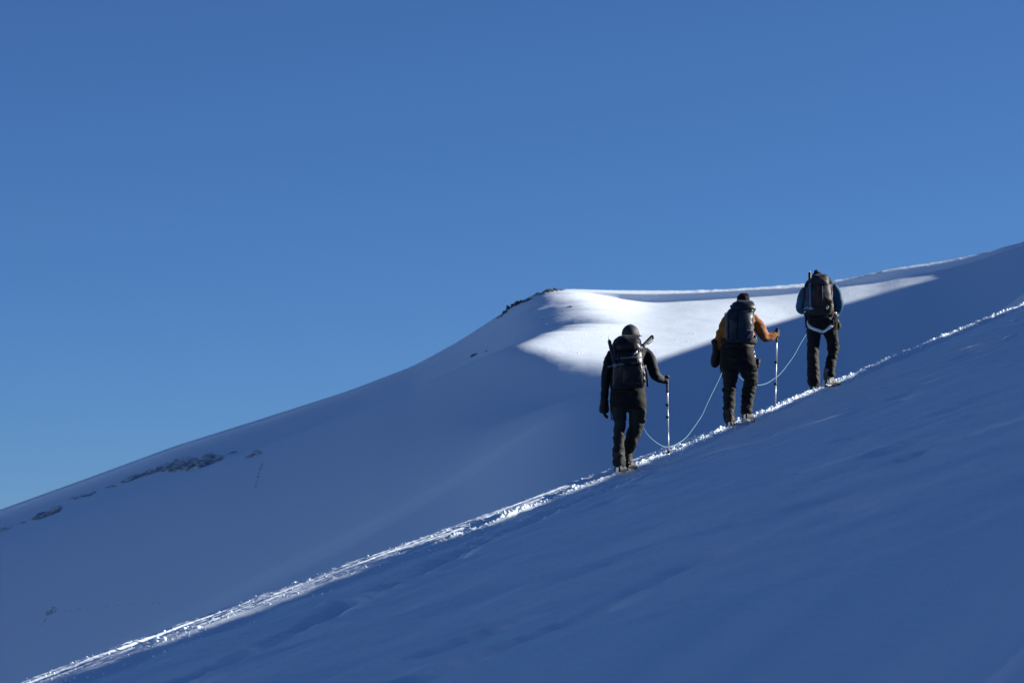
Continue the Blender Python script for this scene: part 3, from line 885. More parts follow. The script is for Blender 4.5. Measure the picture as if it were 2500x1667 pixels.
dome(bm, hc, (.096, .112, .113), -.12, rot)
ball(bm, hc + Vector((0, 0, .113)), (.008, .008, .005), 8)
ring_tube(bm, [hc + rot @ Vector((.091 * math.cos(t), .108 * math.sin(t), -.014)) for t in np.linspace(0, 2 * PI, 25)], [.006] * 25, 6, cap=False)
cap1 = link_mesh('cap', bm, solid('black_cap', (.018, .018, .020), .7), H1, fold=(.003, (11, 11, 11), 5))
bm = bmesh.new()
vis = []
for t in np.linspace(-1, 1, 11):
    for rr in (0, 1):
        vis.append(hc + rot @ Vector((math.sin(t * .9) * (.088 + rr * .012), .098 * math.cos(t * .8) + rr * .070 * math.cos(t * 1.35), .002 - rr * .012 - .014 * t * t)))
va = [bm.verts.new(v) for v in vis]; vb = [bm.verts.new(v + Vector((0, 0, .009))) for v in vis]
for i in range(10):
    for A, flip in ((va, 0), (vb, 1)):
        q = [A[2 * i], A[2 * i + 1], A[2 * i + 3], A[2 * i + 2]]
        bm.faces.new(q[::-1] if flip else q)
    bm.faces.new([va[2 * i + 1], vb[2 * i + 1], vb[2 * i + 3], va[2 * i + 3]]); bm.faces.new([va[2 * i], va[2 * i + 2], vb[2 * i + 2], vb[2 * i]])
bm.faces.new([va[0], vb[0], vb[1], va[1]]); bm.faces.new([va[20], va[21], vb[21], vb[20]])
link_mesh('visor', bm, solid('black_visor', (.02, .02, .022), .5), cap1, smooth=False)
# harness with a loose sling at the left hip
bm = bmesh.new()
wb_ = [f.p(cx, 712, y) for cx, y in ((278, 0), (330, -.125), (430, -.15), (530, -.125), (590, 0), (530, .13), (430, .155), (330, .13), (278, 0))]
strip(bm, wb_, .045, .004, None)
hn = link_mesh('harness', bm, M_WEB_BLACK, H1)
bm = bmesh.new(); strip(bm, [f.p(282, 720, -.05), f.p(272, 800, -.07), f.p(268, 880, -.05), f.p(276, 968, -.04), f.p(284, 960, -.02), f.p(276, 860, -.02), f.p(284, 730, -.02)], .014, .003, (0, 1, 0)); link_mesh('sling', bm, M_WEB_BLACK, hn)
boot(H1, f.p(348, 1392, -.075), .30, .12, seed=1)
boot(H1, f.p(436, 1350, .20), .42, .05, seed=2)

# its pack
def pack(label, f, org, rows, lid, mat, mat_lid, extra=None, grp='backpacks of the climbers', seed=1):
    org = Vector(org)
    r = thing('backpack', label, 'backpack', f.loc + org, grp)
    bm = bmesh.new(); stack(bm, rows, 32, 2.8)
    main = link_mesh('main_bag', bm, mat, r, fuse=.013, relax=4, fold=(.008, (6, 6, 9), seed), off=org)
    bm = bmesh.new(); stack(bm, lid, 32, 2.7)
    ld = link_mesh('lid', bm, mat_lid, r, fuse=.013, relax=4, fold=(.008, (7, 7, 8), seed + 4), off=org)
    return r, main, ld
def pack_strap(r, org, pts, w, mat, name='strap', side=(1, 0, 0), t=.004):
    bm = bmesh.new(); strip(bm, pts, w, t, side)
    return link_mesh(name, bm, mat, r, off=org)
def shoulder_strap(r, org, f, cx, top, sgn, mat):
    a = [f.p(cx - sgn * 25, top + 40, -.12), f.p(cx - sgn * 5, top, -.02), f.p(cx, top + 5, .10), f.p(cx + sgn * 4, top + 60, .19), f.p(cx + sgn * 6, top + 180, .19), f.p(cx + sgn * 20, top + 270, .10), f.p(cx + sgn * 10, top + 300, -.06)]
    pack_strap(r, org, a, .062, mat, 'shoulder_strap', (1, 0, 0), .011)
def hip_belt(r, org, f, cy, xl, xr, d, mat, w=.085):
    xm = (xl + xr) / 2
    pts = [f.p(xm + (xr - xl) / 2 * math.sin(t), cy + 8 * math.cos(t), -d * math.cos(t)) for t in np.linspace(-2.9, 2.9, 22)]
    pack_strap(r, org, pts, w, mat, 'hip_belt', None, .010)

org = f.p(430, 690, -.2)
rows = [f.row(688, 305, 572, -.19, .07), f.row(662, 288, 584, -.21, .105), f.row(600, 286, 585, -.245, .13), f.row(520, 290, 572, -.265, .14), f.row(430, 292, 562, -.26, .14), f.row(360, 290, 560, -.24, .14), f.row(338, 296, 553, -.23, .12)]
lid = [f.row(352, 290, 556, -.23, .145), f.row(335, 283, 560, -.235, .16), f.row(285, 286, 557, -.225, .165), f.row(240, 305, 546, -.20, .145), f.row(212, 342, 522, -.17, .10), f.row(201, 380, 490, -.16, .06)]
M_P1 = fabric('black_nylon', (.013, .015, .020), .42); M_P1L = fabric('black_nylon_lid', (.018, .019, .023), .40)
B1, b1main, b1lid = pack('black backpack on the lowest climber, poles and axe on its sides', f, org, rows, lid, M_P1, M_P1L, seed=11)
shoulder_strap(B1, org, f, 318, 300, -1, M_WEB_BLACK); shoulder_strap(B1, org, f, 575, 290, 1, M_WEB_BLACK)
hip_belt(B1, org, f, 655, 272, 592, .15, M_WEB_BLACK)
tm = bvh(b1main); oo = Vector(org)
L = lambda cx, cy, off=.006: lay_on(tm, f.p(cx, cy, 0) - oo, off) + oo
bm = bmesh.new(); stack(bm, [f.row(655, 380, 560, -.34, .05), f.row(600, 372, 566, -.375, .06), f.row(520, 375, 560, -.40, .05), f.row(470, 380, 552, -.395, .03)], 24, 3)
link_mesh('front_pocket', bm, M_P1, B1, fuse=.011, relax=3, fold=(.009, (9, 9, 12), 21), off=org)
bm = bmesh.new(); stack(bm, [f.row(640, 545, 592, -.24, .09), f.row(560, 548, 588, -.25, .10), f.row(480, 545, 575, -.25, .09), f.row(455, 548, 566, -.25, .06)], 20, 2.4)
link_mesh('side_pocket', bm, M_P1L, B1, fuse=.010, relax=3, fold=(.009, (10, 10, 14), 25), off=org)
for cx0_, cx1_ in ((340, 345), (500, 505)):
    pack_strap(B1, org, [L(cx0_, 345, .02), L(cx0_, 380), L(cx1_, 430), L(cx1_, 470)], .022, M_WEB_BLACK, 'lid_strap')
for cy in (420, 480):
    pack_strap(B1, org, [L(300, cy + 6), L(370, cy + 4), L(450, cy, .010), L(520, cy - 4, .01), L(556, cy - 10)], .018, M_WEB_GREY, 'compression_strap', (0, 0, 1))
pack_strap(B1, org, [f.p(560, 470, -.2), f.p(590, 505, -.12), f.p(607, 560, -.08), f.p(616, 668, -.08)], .024, M_WEB_BLACK, 'loose_strap')
for cx, cy in ((505, 470), (522, 476), (470, 392)):
    bm = bmesh.new(); box(bm, L(cx, cy, .012), (.016, .006, .010), None, .003); link_mesh('buckle', bm, M_STEEL if cx == 522 else M_RUBBER, B1, off=org)
bm = bmesh.new(); ring_tube(bm, [f.p(462, 215, -.12) + Vector((.025 * math.cos(t), 0, .022 * math.sin(t))) for t in np.linspace(0, PI, 9)], [.006] * 9, 8); link_mesh('haul_loop', bm, M_WEB_BLACK, B1, off=org)
ice_axe('ice axe upright on the left side of the lowest climber\'s pack', f.loc + f.p(248, 222, -.27), f.loc + f.p(303, 492, -.395), (.9, 0, .28), fabric('dark_shaft', (.035, .038, .055), .45), solid('dull_axe_head', (.16, .17, .19), .5, .5), 1.5)
trekking_pole('folded trekking pole with its grip out over the lowest climber\'s shoulder', f.loc + f.p(655, 212, -.20), f.loc + f.p(468, 402, -.40), (.7, 0, -.3), (.45, .72), basket=False, grip_len=.10, grp=None, r=1.35)
trekking_pole('trekking pole planted upright by the lowest climber\'s right hand', f.loc + pole_top, f.loc + pole_tip, (0, .6, 0), (.365, .515), grip_len=.10)
F1 = f

# ================================================================== second climber
f = Figure(1690, 690, 4.126, 1787, 1044, .16)
H2 = thing('person', 'middle climber in orange brown jacket and dark beanie with one pole', 'person', f.loc, 'roped climbers walking up the snow track')
M_J2 = fabric('orange_brown_shell', (.25, .088, .019), .7, bump=.3)
M_T2 = fabric('black_olive_trousers', (.021, .022, .019), .8)
torso = [f.row(650, 308, 612, 0, .145), f.row(580, 308, 640, .01, .15), f.row(480, 308, 630, .03, .15), f.row(400, 314, 640, .045, .145), f.row(345, 326, 642, .06, .135), f.row(295, 365, 622, .07, .11), f.row(250, 430, 608, .08, .085), f.row(222, 480, 590, .09, .07)]
armR = [f.q(612, 350, .06, 50), f.q(668, 408, .06, 55), f.q(706, 480, .08, 54), f.q(742, 533, .12, 49), f.q(800, 530, .17, 41), f.q(858, 512, .21, 35)]
armL = [f.q(350, 375, .05, 42), f.q(318, 450, .03, 46), f.q(288, 535, .03, 45), f.q(268, 610, .05, 40), f.q(254, 690, .09, 34)]
legL = [f.q(388, 800, 0, 92), f.q(384, 890, .02, 93), f.q(385, 965, .04, 72), f.q(382, 1030, .05, 61), f.q(381, 1100, .03, 61), f.q(374, 1200, -.02, 56), f.q(369, 1310, -.06, 57), f.q(374, 1400, -.08, 49)]
legR = [f.q(570, 790, .02, 92), f.q(578, 880, .06, 90), f.q(598, 955, .12, 68), f.q(590, 1030, .15, 60), f.q(577, 1095, .16, 66), f.q(564, 1180, .14, 57), f.q(556, 1260, .12, 54), f.q(554, 1306, .12, 52)]
pelvis = [f.row(890, 296, 664, .02, .12), f.row(840, 288, 655, .01, .16), f.row(760, 290, 634, 0, .165), f.row(680, 295, 618, 0, .16), f.row(600, 318, 602, 0, .14)]
wr, pl = f.p(860, 512, .215), f.p(870, 500, .235)
pole_top, pole_tip = f.p(873, 440, .235), f.p(855, 1258, .30)
pax = (pole_top - pole_tip).normalized()
P = body_part(f, H2, torso[:], [armR, armL, legL, legR], (f.p(530, 176, .13), .90, .1, -.05), (f.p(535, 260, .09), f.p(532, 205, .12)),
              [lambda b: hand_gripping(b, wr, pl, pax, .8), lambda b: hand_hanging(b, f.p(250, 705, .10), -1, 1, -.04, .9)])
bm = bmesh.new(); stack(bm, torso); limb(bm, armR, 18); limb(bm, armL, 18)
link_mesh('jacket', bm, M_J2, H2, fuse=.0115, relax=4, fold=(.014, (7, 7, 13), 3))
bm = bmesh.new(); stack(bm, pelvis); limb(bm, legL, 18, 1.15); limb(bm, legR, 18, 1.15)
ball(bm, f.p(648, 1005, .12), (.036, .05, .038), 14); ball(bm, f.p(318, 1075, .02), (.02, .04, .03), 10)
tr2 = link_mesh('trousers', bm, M_T2, H2, fuse=.0115, relax=4, fold=(.013, (7, 7, 13), 4, fold_trousers))
bm = bmesh.new(); stack(bm, [(x, y, z, a * 1.02 + .004, b * 1.02 + .004, n) for x, y, z, a, b, n in pelvis]); limb(bm, [f.q(388, 800, 0, 96), f.q(384, 895, .02, 96)], 18, 1.15); limb(bm, [f.q(570, 790, .02, 95), f.q(577, 860, .05, 93)], 18, 1.15)
link_mesh('overshorts', bm, M_S1, H2, fuse=.012, relax=3, fold=(.007, (7, 7, 12), 17))
bm = bmesh.new(); hand_gripping(bm, wr, pl, pax, 1.1, True); limb(bm, [f.q(852, 514, .205, 38), f.q(868, 506, .22, 37)], 14)
link_mesh('glove', bm, M_GLOVE, H2, fuse=.0055, relax=2)
bm = bmesh.new(); hand_hanging(bm, f.p(250, 700, .10), -1, 1, -.10, 1.45); limb(bm, [f.q(246, 574, .05, 50), f.q(252, 620, .06, 44), f.q(254, 690, .09, 40), f.q(248, 740, .10, 44)], 16)
limb(bm, [f.q(244, 740, .1, 44), f.q(240, 800, .11, 46), f.q(238, 838, .11, 30)], 14)
link_mesh('glove', bm, M_GLOVE, H2, fuse=.0065, relax=2, fold=(.005, (14, 14, 18), 6))
bm = bmesh.new(); ball(bm, f.p(530, 185, .12), (.080, .096, .055), 18); link_mesh('hair', bm, M_HAIR, H2)
bm = bmesh.new(); hc = f.p(527, 165, .125)
dome(bm, hc, (.086, .105, .098), -.52)
ring_tube(bm, [hc + Vector((.084 * math.cos(t), .10 * math.sin(t), -.042)) for t in np.linspace(0, 2 * PI, 25)], [(.020, .009)] * 25, 8, cap=False, up=(1, 0, 0))
ball(bm, hc + Vector((.045, -.03, .062)), (.03, .04, .03), 10)
link_mesh('beanie', bm, fabric('dark_knit', (.022, .018, .022), .95, bump=.8), H2, fuse=.009, relax=2, fold=(.006, (14, 14, 20), 8))
bm = bmesh.new(); stack(bm, [f.row(250, 455, 615, .08, .10), f.row(215, 468, 612, .09, .10), f.row(185, 500, 602, .10, .09), f.row(160, 540, 590, .11, .06)], 22, 2.2)
link_mesh('hood', bm, fabric('dark_grey_hood', (.045, .042, .05), .9), H2, fuse=.011, relax=3, fold=(.007, (9, 9, 12), 9))
bm = bmesh.new()
strip(bm, [f.p(cx, 645, y) for cx, y in ((300, 0), (350, -.15), (455, -.175), (560, -.15), (618, 0), (560, .15), (455, .175), (350, .15), (300, 0))], .045, .004, None)
hn = link_mesh('harness', bm, M_WEB_BLACK, H2)
for cx, cy, s_ in ((606, 700, 34), (618, 735, 30)):
    bm = bmesh.new(); ring_tube(bm, [f.p(cx + s_ * .55 * math.cos(t), cy + s_ * math.sin(t), -.04 - .02 * math.sin(t)) for t in np.linspace(0, 2 * PI, 15)], [.005] * 15, 8, cap=False); link_mesh('carabiner', bm, M_STEEL, hn)
boot(H2, f.p(374, 1385, -.08), .15, .10, seed=3)
boot(H2, f.p(552, 1300, .12), .40, .05, seed=4)
bp = thing('belt_pouch', 'black pouch hanging at the right hip of the middle climber', 'pouch', f.loc + f.p(655, 850, .0))
bo = f.p(655, 850, 0)
bm = bmesh.new(); stack(bm, [f.row(862, 632, 678, 0, .05), f.row(835, 622, 686, 0, .065), f.row(785, 628, 690, 0, .065), f.row(768, 636, 688, 0, .05)], 20, 3); link_mesh('bag', bm, M_GLOVE, bp, fuse=.009, relax=3, fold=(.006, (10, 10, 14), 31), off=bo)
bm = bmesh.new(); strip(bm, [f.p(640, 775, -.03), f.p(632, 720, -.04), f.p(620, 670, -.03)], .02, .004); link_mesh('strap', bm, M_WEB_GREY, bp, off=bo)

org = f.p(465, 600, -.2)
rows = [f.row(606, 350, 588, -.21, .07), f.row(584, 330, 600, -.235, .105), f.row(510, 325, 606, -.27, .14), f.row(410, 325, 602, -.28, .15), f.row(330, 336, 612, -.265, .15), f.row(285, 362, 628, -.25, .13)]
lid = [f.row(302, 372, 632, -.245, .14), f.row(282, 374, 634, -.245, .16), f.row(245, 388, 628, -.23, .16), f.row(215, 410, 616, -.205, .13), f.row(200, 440, 600, -.19, .09), f.row(193, 465, 585, -.18, .05)]
M_P2 = fabric('slate_blue_nylon', (.026, .042, .065), .42); M_P2L = fabric('slate_lid_nylon', (.024, .036, .053), .42)
B2, b2main, b2lid = pack('slate blue backpack on the middle climber in the orange brown jacket', f, org, rows, lid, M_P2, M_P2L, seed=41)
shoulder_strap(B2, org, f, 372, 320, -1, M_WEB_BLACK); shoulder_strap(B2, org, f, 612, 305, 1, M_WEB_BLACK)
hip_belt(B2, org, f, 588, 300, 655, .17, M_WEB_BLACK, .08)
tm = bvh(b2main); oo = Vector(org)
L = lambda cx, cy, off=.006: lay_on(tm, f.p(cx, cy, 0) - oo, off) + oo
pack_strap(B2, org, [L(440, 310, .02), L(440, 400), L(438, 500), L(438, 585)], .020, M_WEB_BLACK, 'centre_strap')
pack_strap(B2, org, [L(360, 340), L(352, 420), L(350, 520), L(355, 580)], .018, M_WEB_BLACK, 'side_strap')
pack_strap(B2, org, [L(540, 580), L(570, 540), L(598, 500)], .014, M_WEB_GREY, 'compression_strap', (0, 0, 1))
pack_strap(B2, org, [L(530, 505), L(570, 505), L(602, 500)], .012, M_WEB_GREY, 'compression_strap', (0, 0, 1))
pack_strap(B2, org, [L(560, 305, .02), L(590, 310, .02), L(622, 300, .02)], .016, M_WEB_BLACK, 'lid_strap', (0, 0, 1))
bm = bmesh.new(); box(bm, L(572, 308, .024), (.018, .006, .012), None, .003); link_mesh('buckle', bm, M_RUBBER, B2, off=org)
bm = bmesh.new(); ring_tube(bm, [f.p(340 + 12 * math.cos(t), 335 - 24 * math.sin(t), -.12) for t in np.linspace(.2, PI + .4, 9)], [.006] * 9, 8); link_mesh('load_loop', bm, M_WEB_BLACK, B2, off=org)
bm = bmesh.new(); stack(bm, [f.row(258, 374, 400, -.22, .05), f.row(240, 380, 398, -.21, .04)], 14); link_mesh('lid_tab', bm, M_WEB_BLACK, B2, off=org)
bm = bmesh.new(); stack(bm, [f.row(590, 612, 660, -.02, .06), f.row(560, 618, 655, -.02, .07), f.row(530, 622, 646, -.02, .05)], 18, 2.6); link_mesh('belt_pocket', bm, M_P2L, B2, fuse=.01, relax=2, off=org)
trekking_pole('trekking pole planted upright by the right hand of the middle climber', f.loc + pole_top, f.loc + pole_tip, (0, .6, 0), (.42, .69), grip_len=.09, basket=False)
F2 = f

# ================================================================== third climber (farthest, highest)
f = Figure(1900, 630, 4.61, 1990, 953, .10)
H3 = thing('person', 'highest climber in blue jacket with white harness leg loops and hood', 'person', f.loc, 'roped climbers walking up the snow track')
M_J3 = fabric('teal_blue_shell', (.020, .088, .165), .6, bump=.3)
M_T3 = fabric('black_brown_trousers', (.013, .012, .013), .75)
M_WHITE_WEB = fabric('white_webbing', (.62, .66, .70), .7, vary=.1)
torso = [f.row(690, 322, 606, 0, .14), f.row(620, 318, 615, 0, .145), f.row(540, 310, 630, .02, .15), f.row(440, 308, 642, .04, .15), f.row(360, 304, 648, .05, .14), f.row(305, 308, 632, .06, .12), f.row(265, 340, 600, .07, .10), f.row(235, 390, 565, .08, .08)]
armL = [f.q(320, 345, .05, 46), f.q(284, 430, .04, 52), f.q(260, 510, .06, 50), f.q(264, 562, .12, 44), f.q(305, 580, .22, 38), f.q(350, 570, .30, 32)]
armR = [f.q(625, 315, .05, 50), f.q(675, 392, .04, 54), f.q(697, 480, .05, 54), f.q(690, 556, .12, 50), f.q(650, 580, .22, 40), f.q(595, 570, .30, 32)]
legL = [f.q(405, 800, 0, 82), f.q(406, 880, 0, 77), f.q(400, 960, .01, 70), f.q(394, 1050, 0, 65), f.q(394, 1160, -.03, 65), f.q(396, 1290, -.06, 67), f.q(394, 1400, -.08, 64), f.q(392, 1442, -.08, 56)]
legR = [f.q(588, 800, .02, 86), f.q(612, 880, .06, 70), f.q(630, 955, .12, 64), f.q(630, 1010, .15, 62), f.q(622, 1090, .15, 55), f.q(605, 1180, .13, 56), f.q(592, 1270, .11, 58), f.q(590, 1318, .11, 58)]
pelvis = [f.row(845, 326, 672, .01, .12), f.row(800, 324, 660, 0, .15), f.row(740, 320, 630, 0, .155), f.row(680, 318, 610, 0, .15), f.row(630, 326, 600, 0, .13)]
wL, wR = f.p(352, 570, .305), f.p(592, 570, .305)
P = body_part(f, H3, torso[:], [armR, armL, legL, legR], (f.p(465, 220, .14), .92, -.1, -.45), (f.p(470, 280, .08), f.p(466, 240, .12)),
              [lambda b: hand_gripping(b, wL, wL + Vector((.03, .05, .02)), (0, .2, 1), .8), lambda b: hand_gripping(b, wR, wR + Vector((-.03, .05, .02)), (0, .2, 1), .8)])
bm = bmesh.new(); stack(bm, torso); limb(bm, armR, 18); limb(bm, armL, 18)
link_mesh('jacket', bm, M_J3, H3, fuse=.012, relax=4, fold=(.008, (6, 6, 9), 7))
bm = bmesh.new(); stack(bm, pelvis); limb(bm, legL, 18, 1.15); limb(bm, legR, 18, 1.15)
ball(bm, f.p(682, 992, .14), (.036, .05, .030), 12)
tr3 = link_mesh('trousers', bm, M_T3, H3, fuse=.0115, relax=4, fold=(.011, (7, 7, 12), 8, fold_trousers))
for w_, s_ in ((wL, 1), (wR, -1)):
    bm = bmesh.new(); hand_gripping(bm, w_, w_ + Vector((s_ * .03, .05, .02)), (0, .2, 1), 1.1); link_mesh('glove', bm, M_GLOVE, H3, fuse=.006, relax=2)
bm = bmesh.new(); hc = f.p(462, 212, .14); rot = Matrix.Rotation(-.45, 3, 'X')
dome(bm, hc, (.088, .108, .098), -.5, rot)
limb(bm, [f.q(452, 160, .10, 34), f.q(440, 138, .09, 20), f.q(448, 124, .085, 9), f.q(458, 122, .08, 5)], 12)
M_NAVY = fabric('navy_fleece', (.012, .022, .045), .9, bump=.5)
link_mesh('beanie', bm, M_NAVY, H3, fuse=.009, relax=2, fold=(.006, (12, 12, 16), 13))
bm = bmesh.new(); stack(bm, [f.row(330, 305, 628, .02, .12), f.row(285, 308, 622, .02, .135), f.row(245, 345, 612, .03, .13), f.row(212, 378, 590, .04, .11), f.row(190, 410, 560, .06, .08), f.row(176, 440, 530, .08, .05)], 24, 2.3)
link_mesh('hood', bm, M_NAVY, H3, fuse=.012, relax=4, fold=(.010, (9, 9, 12), 14))
bm = bmesh.new(); ball(bm, f.p(465, 225, .12), (.080, .095, .06), 16); link_mesh('hair', bm, M_HAIR, H3)
# white harness
t3 = bvh(tr3); LT = lambda cx, cy, off=.006: lay_on(t3, f.p(cx, cy, 0), off)
bm = bmesh.new(); strip(bm, [f.p(cx, 690, y) for cx, y in ((314, 0), (350, -.15), (465, -.165), (580, -.15), (618, 0), (580, .15), (465, .165), (350, .15), (314, 0))], .045, .005, None)
hn = link_mesh('harness', bm, M_WEB_BLACK, H3)
bm = bmesh.new(); strip(bm, [LT(332, 752, .006), LT(350, 778, .006), LT(385, 800, .006), LT(435, 818, .006), LT(470, 830, .006), LT(487, 838, .004)], .046, .005, (0, 0, 1)); link_mesh('leg_loop', bm, M_WHITE_WEB, hn)
bm = bmesh.new(); strip(bm, [LT(490, 838, .006), LT(520, 824, .006), LT(555, 800, .006), LT(590, 775, .006), LT(622, 745, .006)], .048, .005, (0, 0, 1)); link_mesh('leg_loop', bm, M_WHITE_WEB, hn)
bm = bmesh.new(); strip(bm, [LT(326, 700, .01), LT(328, 730, .01), LT(332, 760, .008)], .026, .005); link_mesh('riser', bm, M_WHITE_WEB, hn)
bm = bmesh.new(); strip(bm, [f.p(318, 640, -.06), f.p(312, 720, -.09), f.p(318, 785, -.08)], .030, .006); link_mesh('hip_strap', bm, M_NAVY, hn)
boot(H3, f.p(392, 1425, -.08), .10, .10, seed=5)
boot(H3, f.p(575, 1345, .11), .85, .05, mat=fabric('snowy_boot', (.22, .22, .23), .7, bump=.6, vary=.6), seed=6)
# rack on the right hip
gr = thing('gear_rack', 'bundle of carabiners and olive slings at the right hip of the highest climber', 'climbing gear', f.loc + f.p(650, 700, -.02))
go = f.p(650, 700, -.02)
M_OLIVE = fabric('olive_webbing', (.055, .055, .032), .85)
for cx, cy, s_, y in ((640, 640, 26, -.08), (655, 668, 24, -.06), (632, 700, 28, -.09), (668, 720, 24, -.05), (645, 745, 26, -.09)):
    bm = bmesh.new(); ring_tube(bm, [f.p(cx + s_ * .6 * math.cos(t + .3), cy + s_ * math.sin(t), y + .012 * math.cos(t)) for t in np.linspace(0, 2 * PI, 15)], [.0055] * 15, 8, cap=False); link_mesh('carabiner', bm, M_STEEL, gr, off=go)
for cx, top, bot, y in ((625, 650, 870, -.10), (648, 660, 790, -.10), (664, 650, 810, -.07), (640, 690, 815, -.12)):
    bm = bmesh.new(); strip(bm, [f.p(cx, top, y), f.p(cx - 14, (top + bot) / 2, y - .02), f.p(cx, bot, y), f.p(cx + 14, (top + bot) / 2, y + .01), f.p(cx + 4, top, y)], .018, .004); link_mesh('sling', bm, M_OLIVE, gr, off=go)
bm = bmesh.new(); limb(bm, [f.q(615, 620, -.1, 14), f.q(650, 648, -.07, 18), f.q(682, 640, -.04, 10)], 10); link_mesh('coiled_cord', bm, M_WEB_GREY, gr, fuse=.007, relax=1, fold=(.006, (20, 20, 20), 3), off=go)
po = f.p(682, 760, -.02)
pc = thing('belt_pouch', 'round olive pouch hanging at the right hip of the highest climber', 'pouch', f.loc + po)
bm = bmesh.new(); ball(bm, f.p(678, 760, -.02), (.042, .05, .062), 18); link_mesh('bag', bm, M_OLIVE, pc, fuse=.008, relax=2, fold=(.005, (12, 12, 12), 2), off=po)
bm = bmesh.new(); strip(bm, [f.p(672, 720, -.04), f.p(668, 690, -.05), f.p(655, 655, -.05)], .016, .004); link_mesh('strap', bm, M_OLIVE, pc, off=po)

org = f.p(455, 640, -.2)
rows = [f.row(646, 352, 575, -.20, .07), f.row(622, 330, 594, -.22, .11), f.row(570, 320, 596, -.25, .13), f.row(480, 312, 590, -.27, .14), f.row(400, 315, 582, -.27, .14), f.row(335, 325, 580, -.25, .14), f.row(308, 338, 572, -.24, .12)]
lid = [f.row(328, 352, 558, -.245, .14), f.row(312, 346, 564, -.245, .16), f.row(270, 348, 565, -.235, .165), f.row(228, 360, 557, -.215, .14), f.row(205, 385, 545, -.20, .10), f.row(196, 420, 528, -.19, .06)]
M_P3 = fabric('grey_nylon', (.050, .047, .056), .6); M_P3L = fabric('grey_lid_nylon', (.055, .052, .060), .6); M_P3B = fabric('olive_nylon', (.040, .046, .034), .7)
B3, b3main, b3lid = pack('grey backpack with orange straps on the highest climber in blue', f, org, rows, lid, M_P3, M_P3L, seed=61)
shoulder_strap(B3, org, f, 345, 300, -1, M_WEB_BLACK); shoulder_strap(B3, org, f, 600, 285, 1, M_WEB_BLACK)
hip_belt(B3, org, f, 640, 305, 615, .16, M_NAVY, .08)
tm = bvh(b3main); oo = Vector(org)
L = lambda cx, cy, off=.006: lay_on(tm, f.p(cx, cy, 0) - oo, off) + oo
bm = bmesh.new(); stack(bm, [f.row(648, 362, 570, -.21, .085), f.row(622, 328, 597, -.225, .118), f.row(585, 318, 600, -.248, .138), f.row(572, 317, 599, -.252, .136)], 30, 2.8); link_mesh('base_panel', bm, M_P3B, B3, fuse=.012, relax=3, fold=(.005, (7, 7, 9), 66), off=org)
pack_strap(B3, org, [L(424, 330, .01), L(424, 400), L(425, 480), L(426, 565)], .026, fabric('brown_webbing', (.10, .045, .02), .85), 'daisy_chain')
pack_strap(B3, org, [L(476, 335, .01), L(477, 420), L(480, 500)], .010, M_WEB_GREY, 'cord')
pack_strap(B3, org, [L(500, 325, .02), L(545, 318, .02), L(588, 300, .03)], .016, M_WEB_GREY, 'lid_strap', (0, 0, 1))
pack_strap(B3, org, [f.p(588, 300, -.12), f.p(596, 350, -.16), f.p(598, 420, -.16)], .022, M_ORANGE, 'side_strap')
pack_strap(B3, org, [f.p(590, 490, -.17), f.p(600, 540, -.16), f.p(606, 600, -.14), f.p(604, 660, -.12)], .026, M_ORANGE, 'lower_side_strap')
bm = bmesh.new(); stack(bm, [f.row(598, 520, 588, -.34, .06), f.row(560, 512, 592, -.345, .075), f.row(510, 518, 590, -.35, .06), f.row(490, 530, 585, -.34, .04)], 22, 2.6); pk3 = link_mesh('side_pocket', bm, M_P3B, B3, fuse=.010, relax=2, fold=(.008, (11, 11, 14), 71), off=org)
tp = bvh(pk3); LP = lambda cx, cy, off=.005: lay_on(tp, f.p(cx, cy, 0) - oo, off) + oo
pack_strap(B3, org, [LP(524, 494), LP(548, 502), LP(570, 514), LP(586, 528)], .034, M_ORANGE, 'pocket_band', (0, 0, 1))
bm = bmesh.new(); ring_tube(bm, [f.p(530 + 12 * math.cos(t), 585 + 22 * math.sin(t), -.43) for t in np.linspace(0, 2 * PI, 13)], [.004] * 13, 6, cap=False); link_mesh('carabiner', bm, M_STEEL, B3, off=org)
pack_strap(B3, org, [f.p(288, 330, -.02), f.p(288, 400, -.05), f.p(292, 480, -.06)], .030, fabric('dull_orange_webbing', (.14, .05, .03), .85), 'left_strap')
ice_axe('ice axe with its spike up on the left side of the highest climber\'s pack', f.loc + f.p(338, 152, -.36), f.loc + f.p(345, 592, -.39), (-.6, -.5, 0), fabric('blue_shaft', (.10, .14, .24), .45), k=1.4)
F3 = f

# ------------------------------------------------------------------ the rope between them
M_ROPE = fabric('pale_cyan_rope', (.11, .23, .28), .8, vary=.1)
def rope(label, spec):
    bm = bmesh.new()
    pts = [at(px, py, y) for px, py, y in spec]
    c = catmull([tuple(p) for p in pts], 8)
    o0 = Vector(c[0])
    ring_tube(bm, [Vector(q[:3]) - o0 for q in c], [.0046] * len(c), 8)
    o = link_mesh('climbing_rope', bm, M_ROPE)
    o.location = o0
    o['label'] = label; o['category'] = 'rope'; o['group'] = 'rope spans between the climbers'
    return o
ya, yb, yc = F1.y, F2.y, F3.y
lerp = lambda px, x0, x1, a, b: a + (b - a) * (px - x0) / (x1 - x0)
R1 = [(1535, 955, ya + .25), (1552, 1000, ya + .30)] + [(px, py, lerp(px, 1560, 1770, ya + .2, yb - .1)) for px, py in ((1570, 1043), (1588, 1068), (1613.6, 1087), (1628, 1090.5), (1644, 1087.5), (1659.5, 1079.5), (1676.5, 1066), (1693.5, 1044), (1709, 1021), (1715.6, 1010), (1729, 980), (1744.5, 948), (1758, 920))] + [(1775, 880, yb + .2), (1790, 862, yb + .22)]
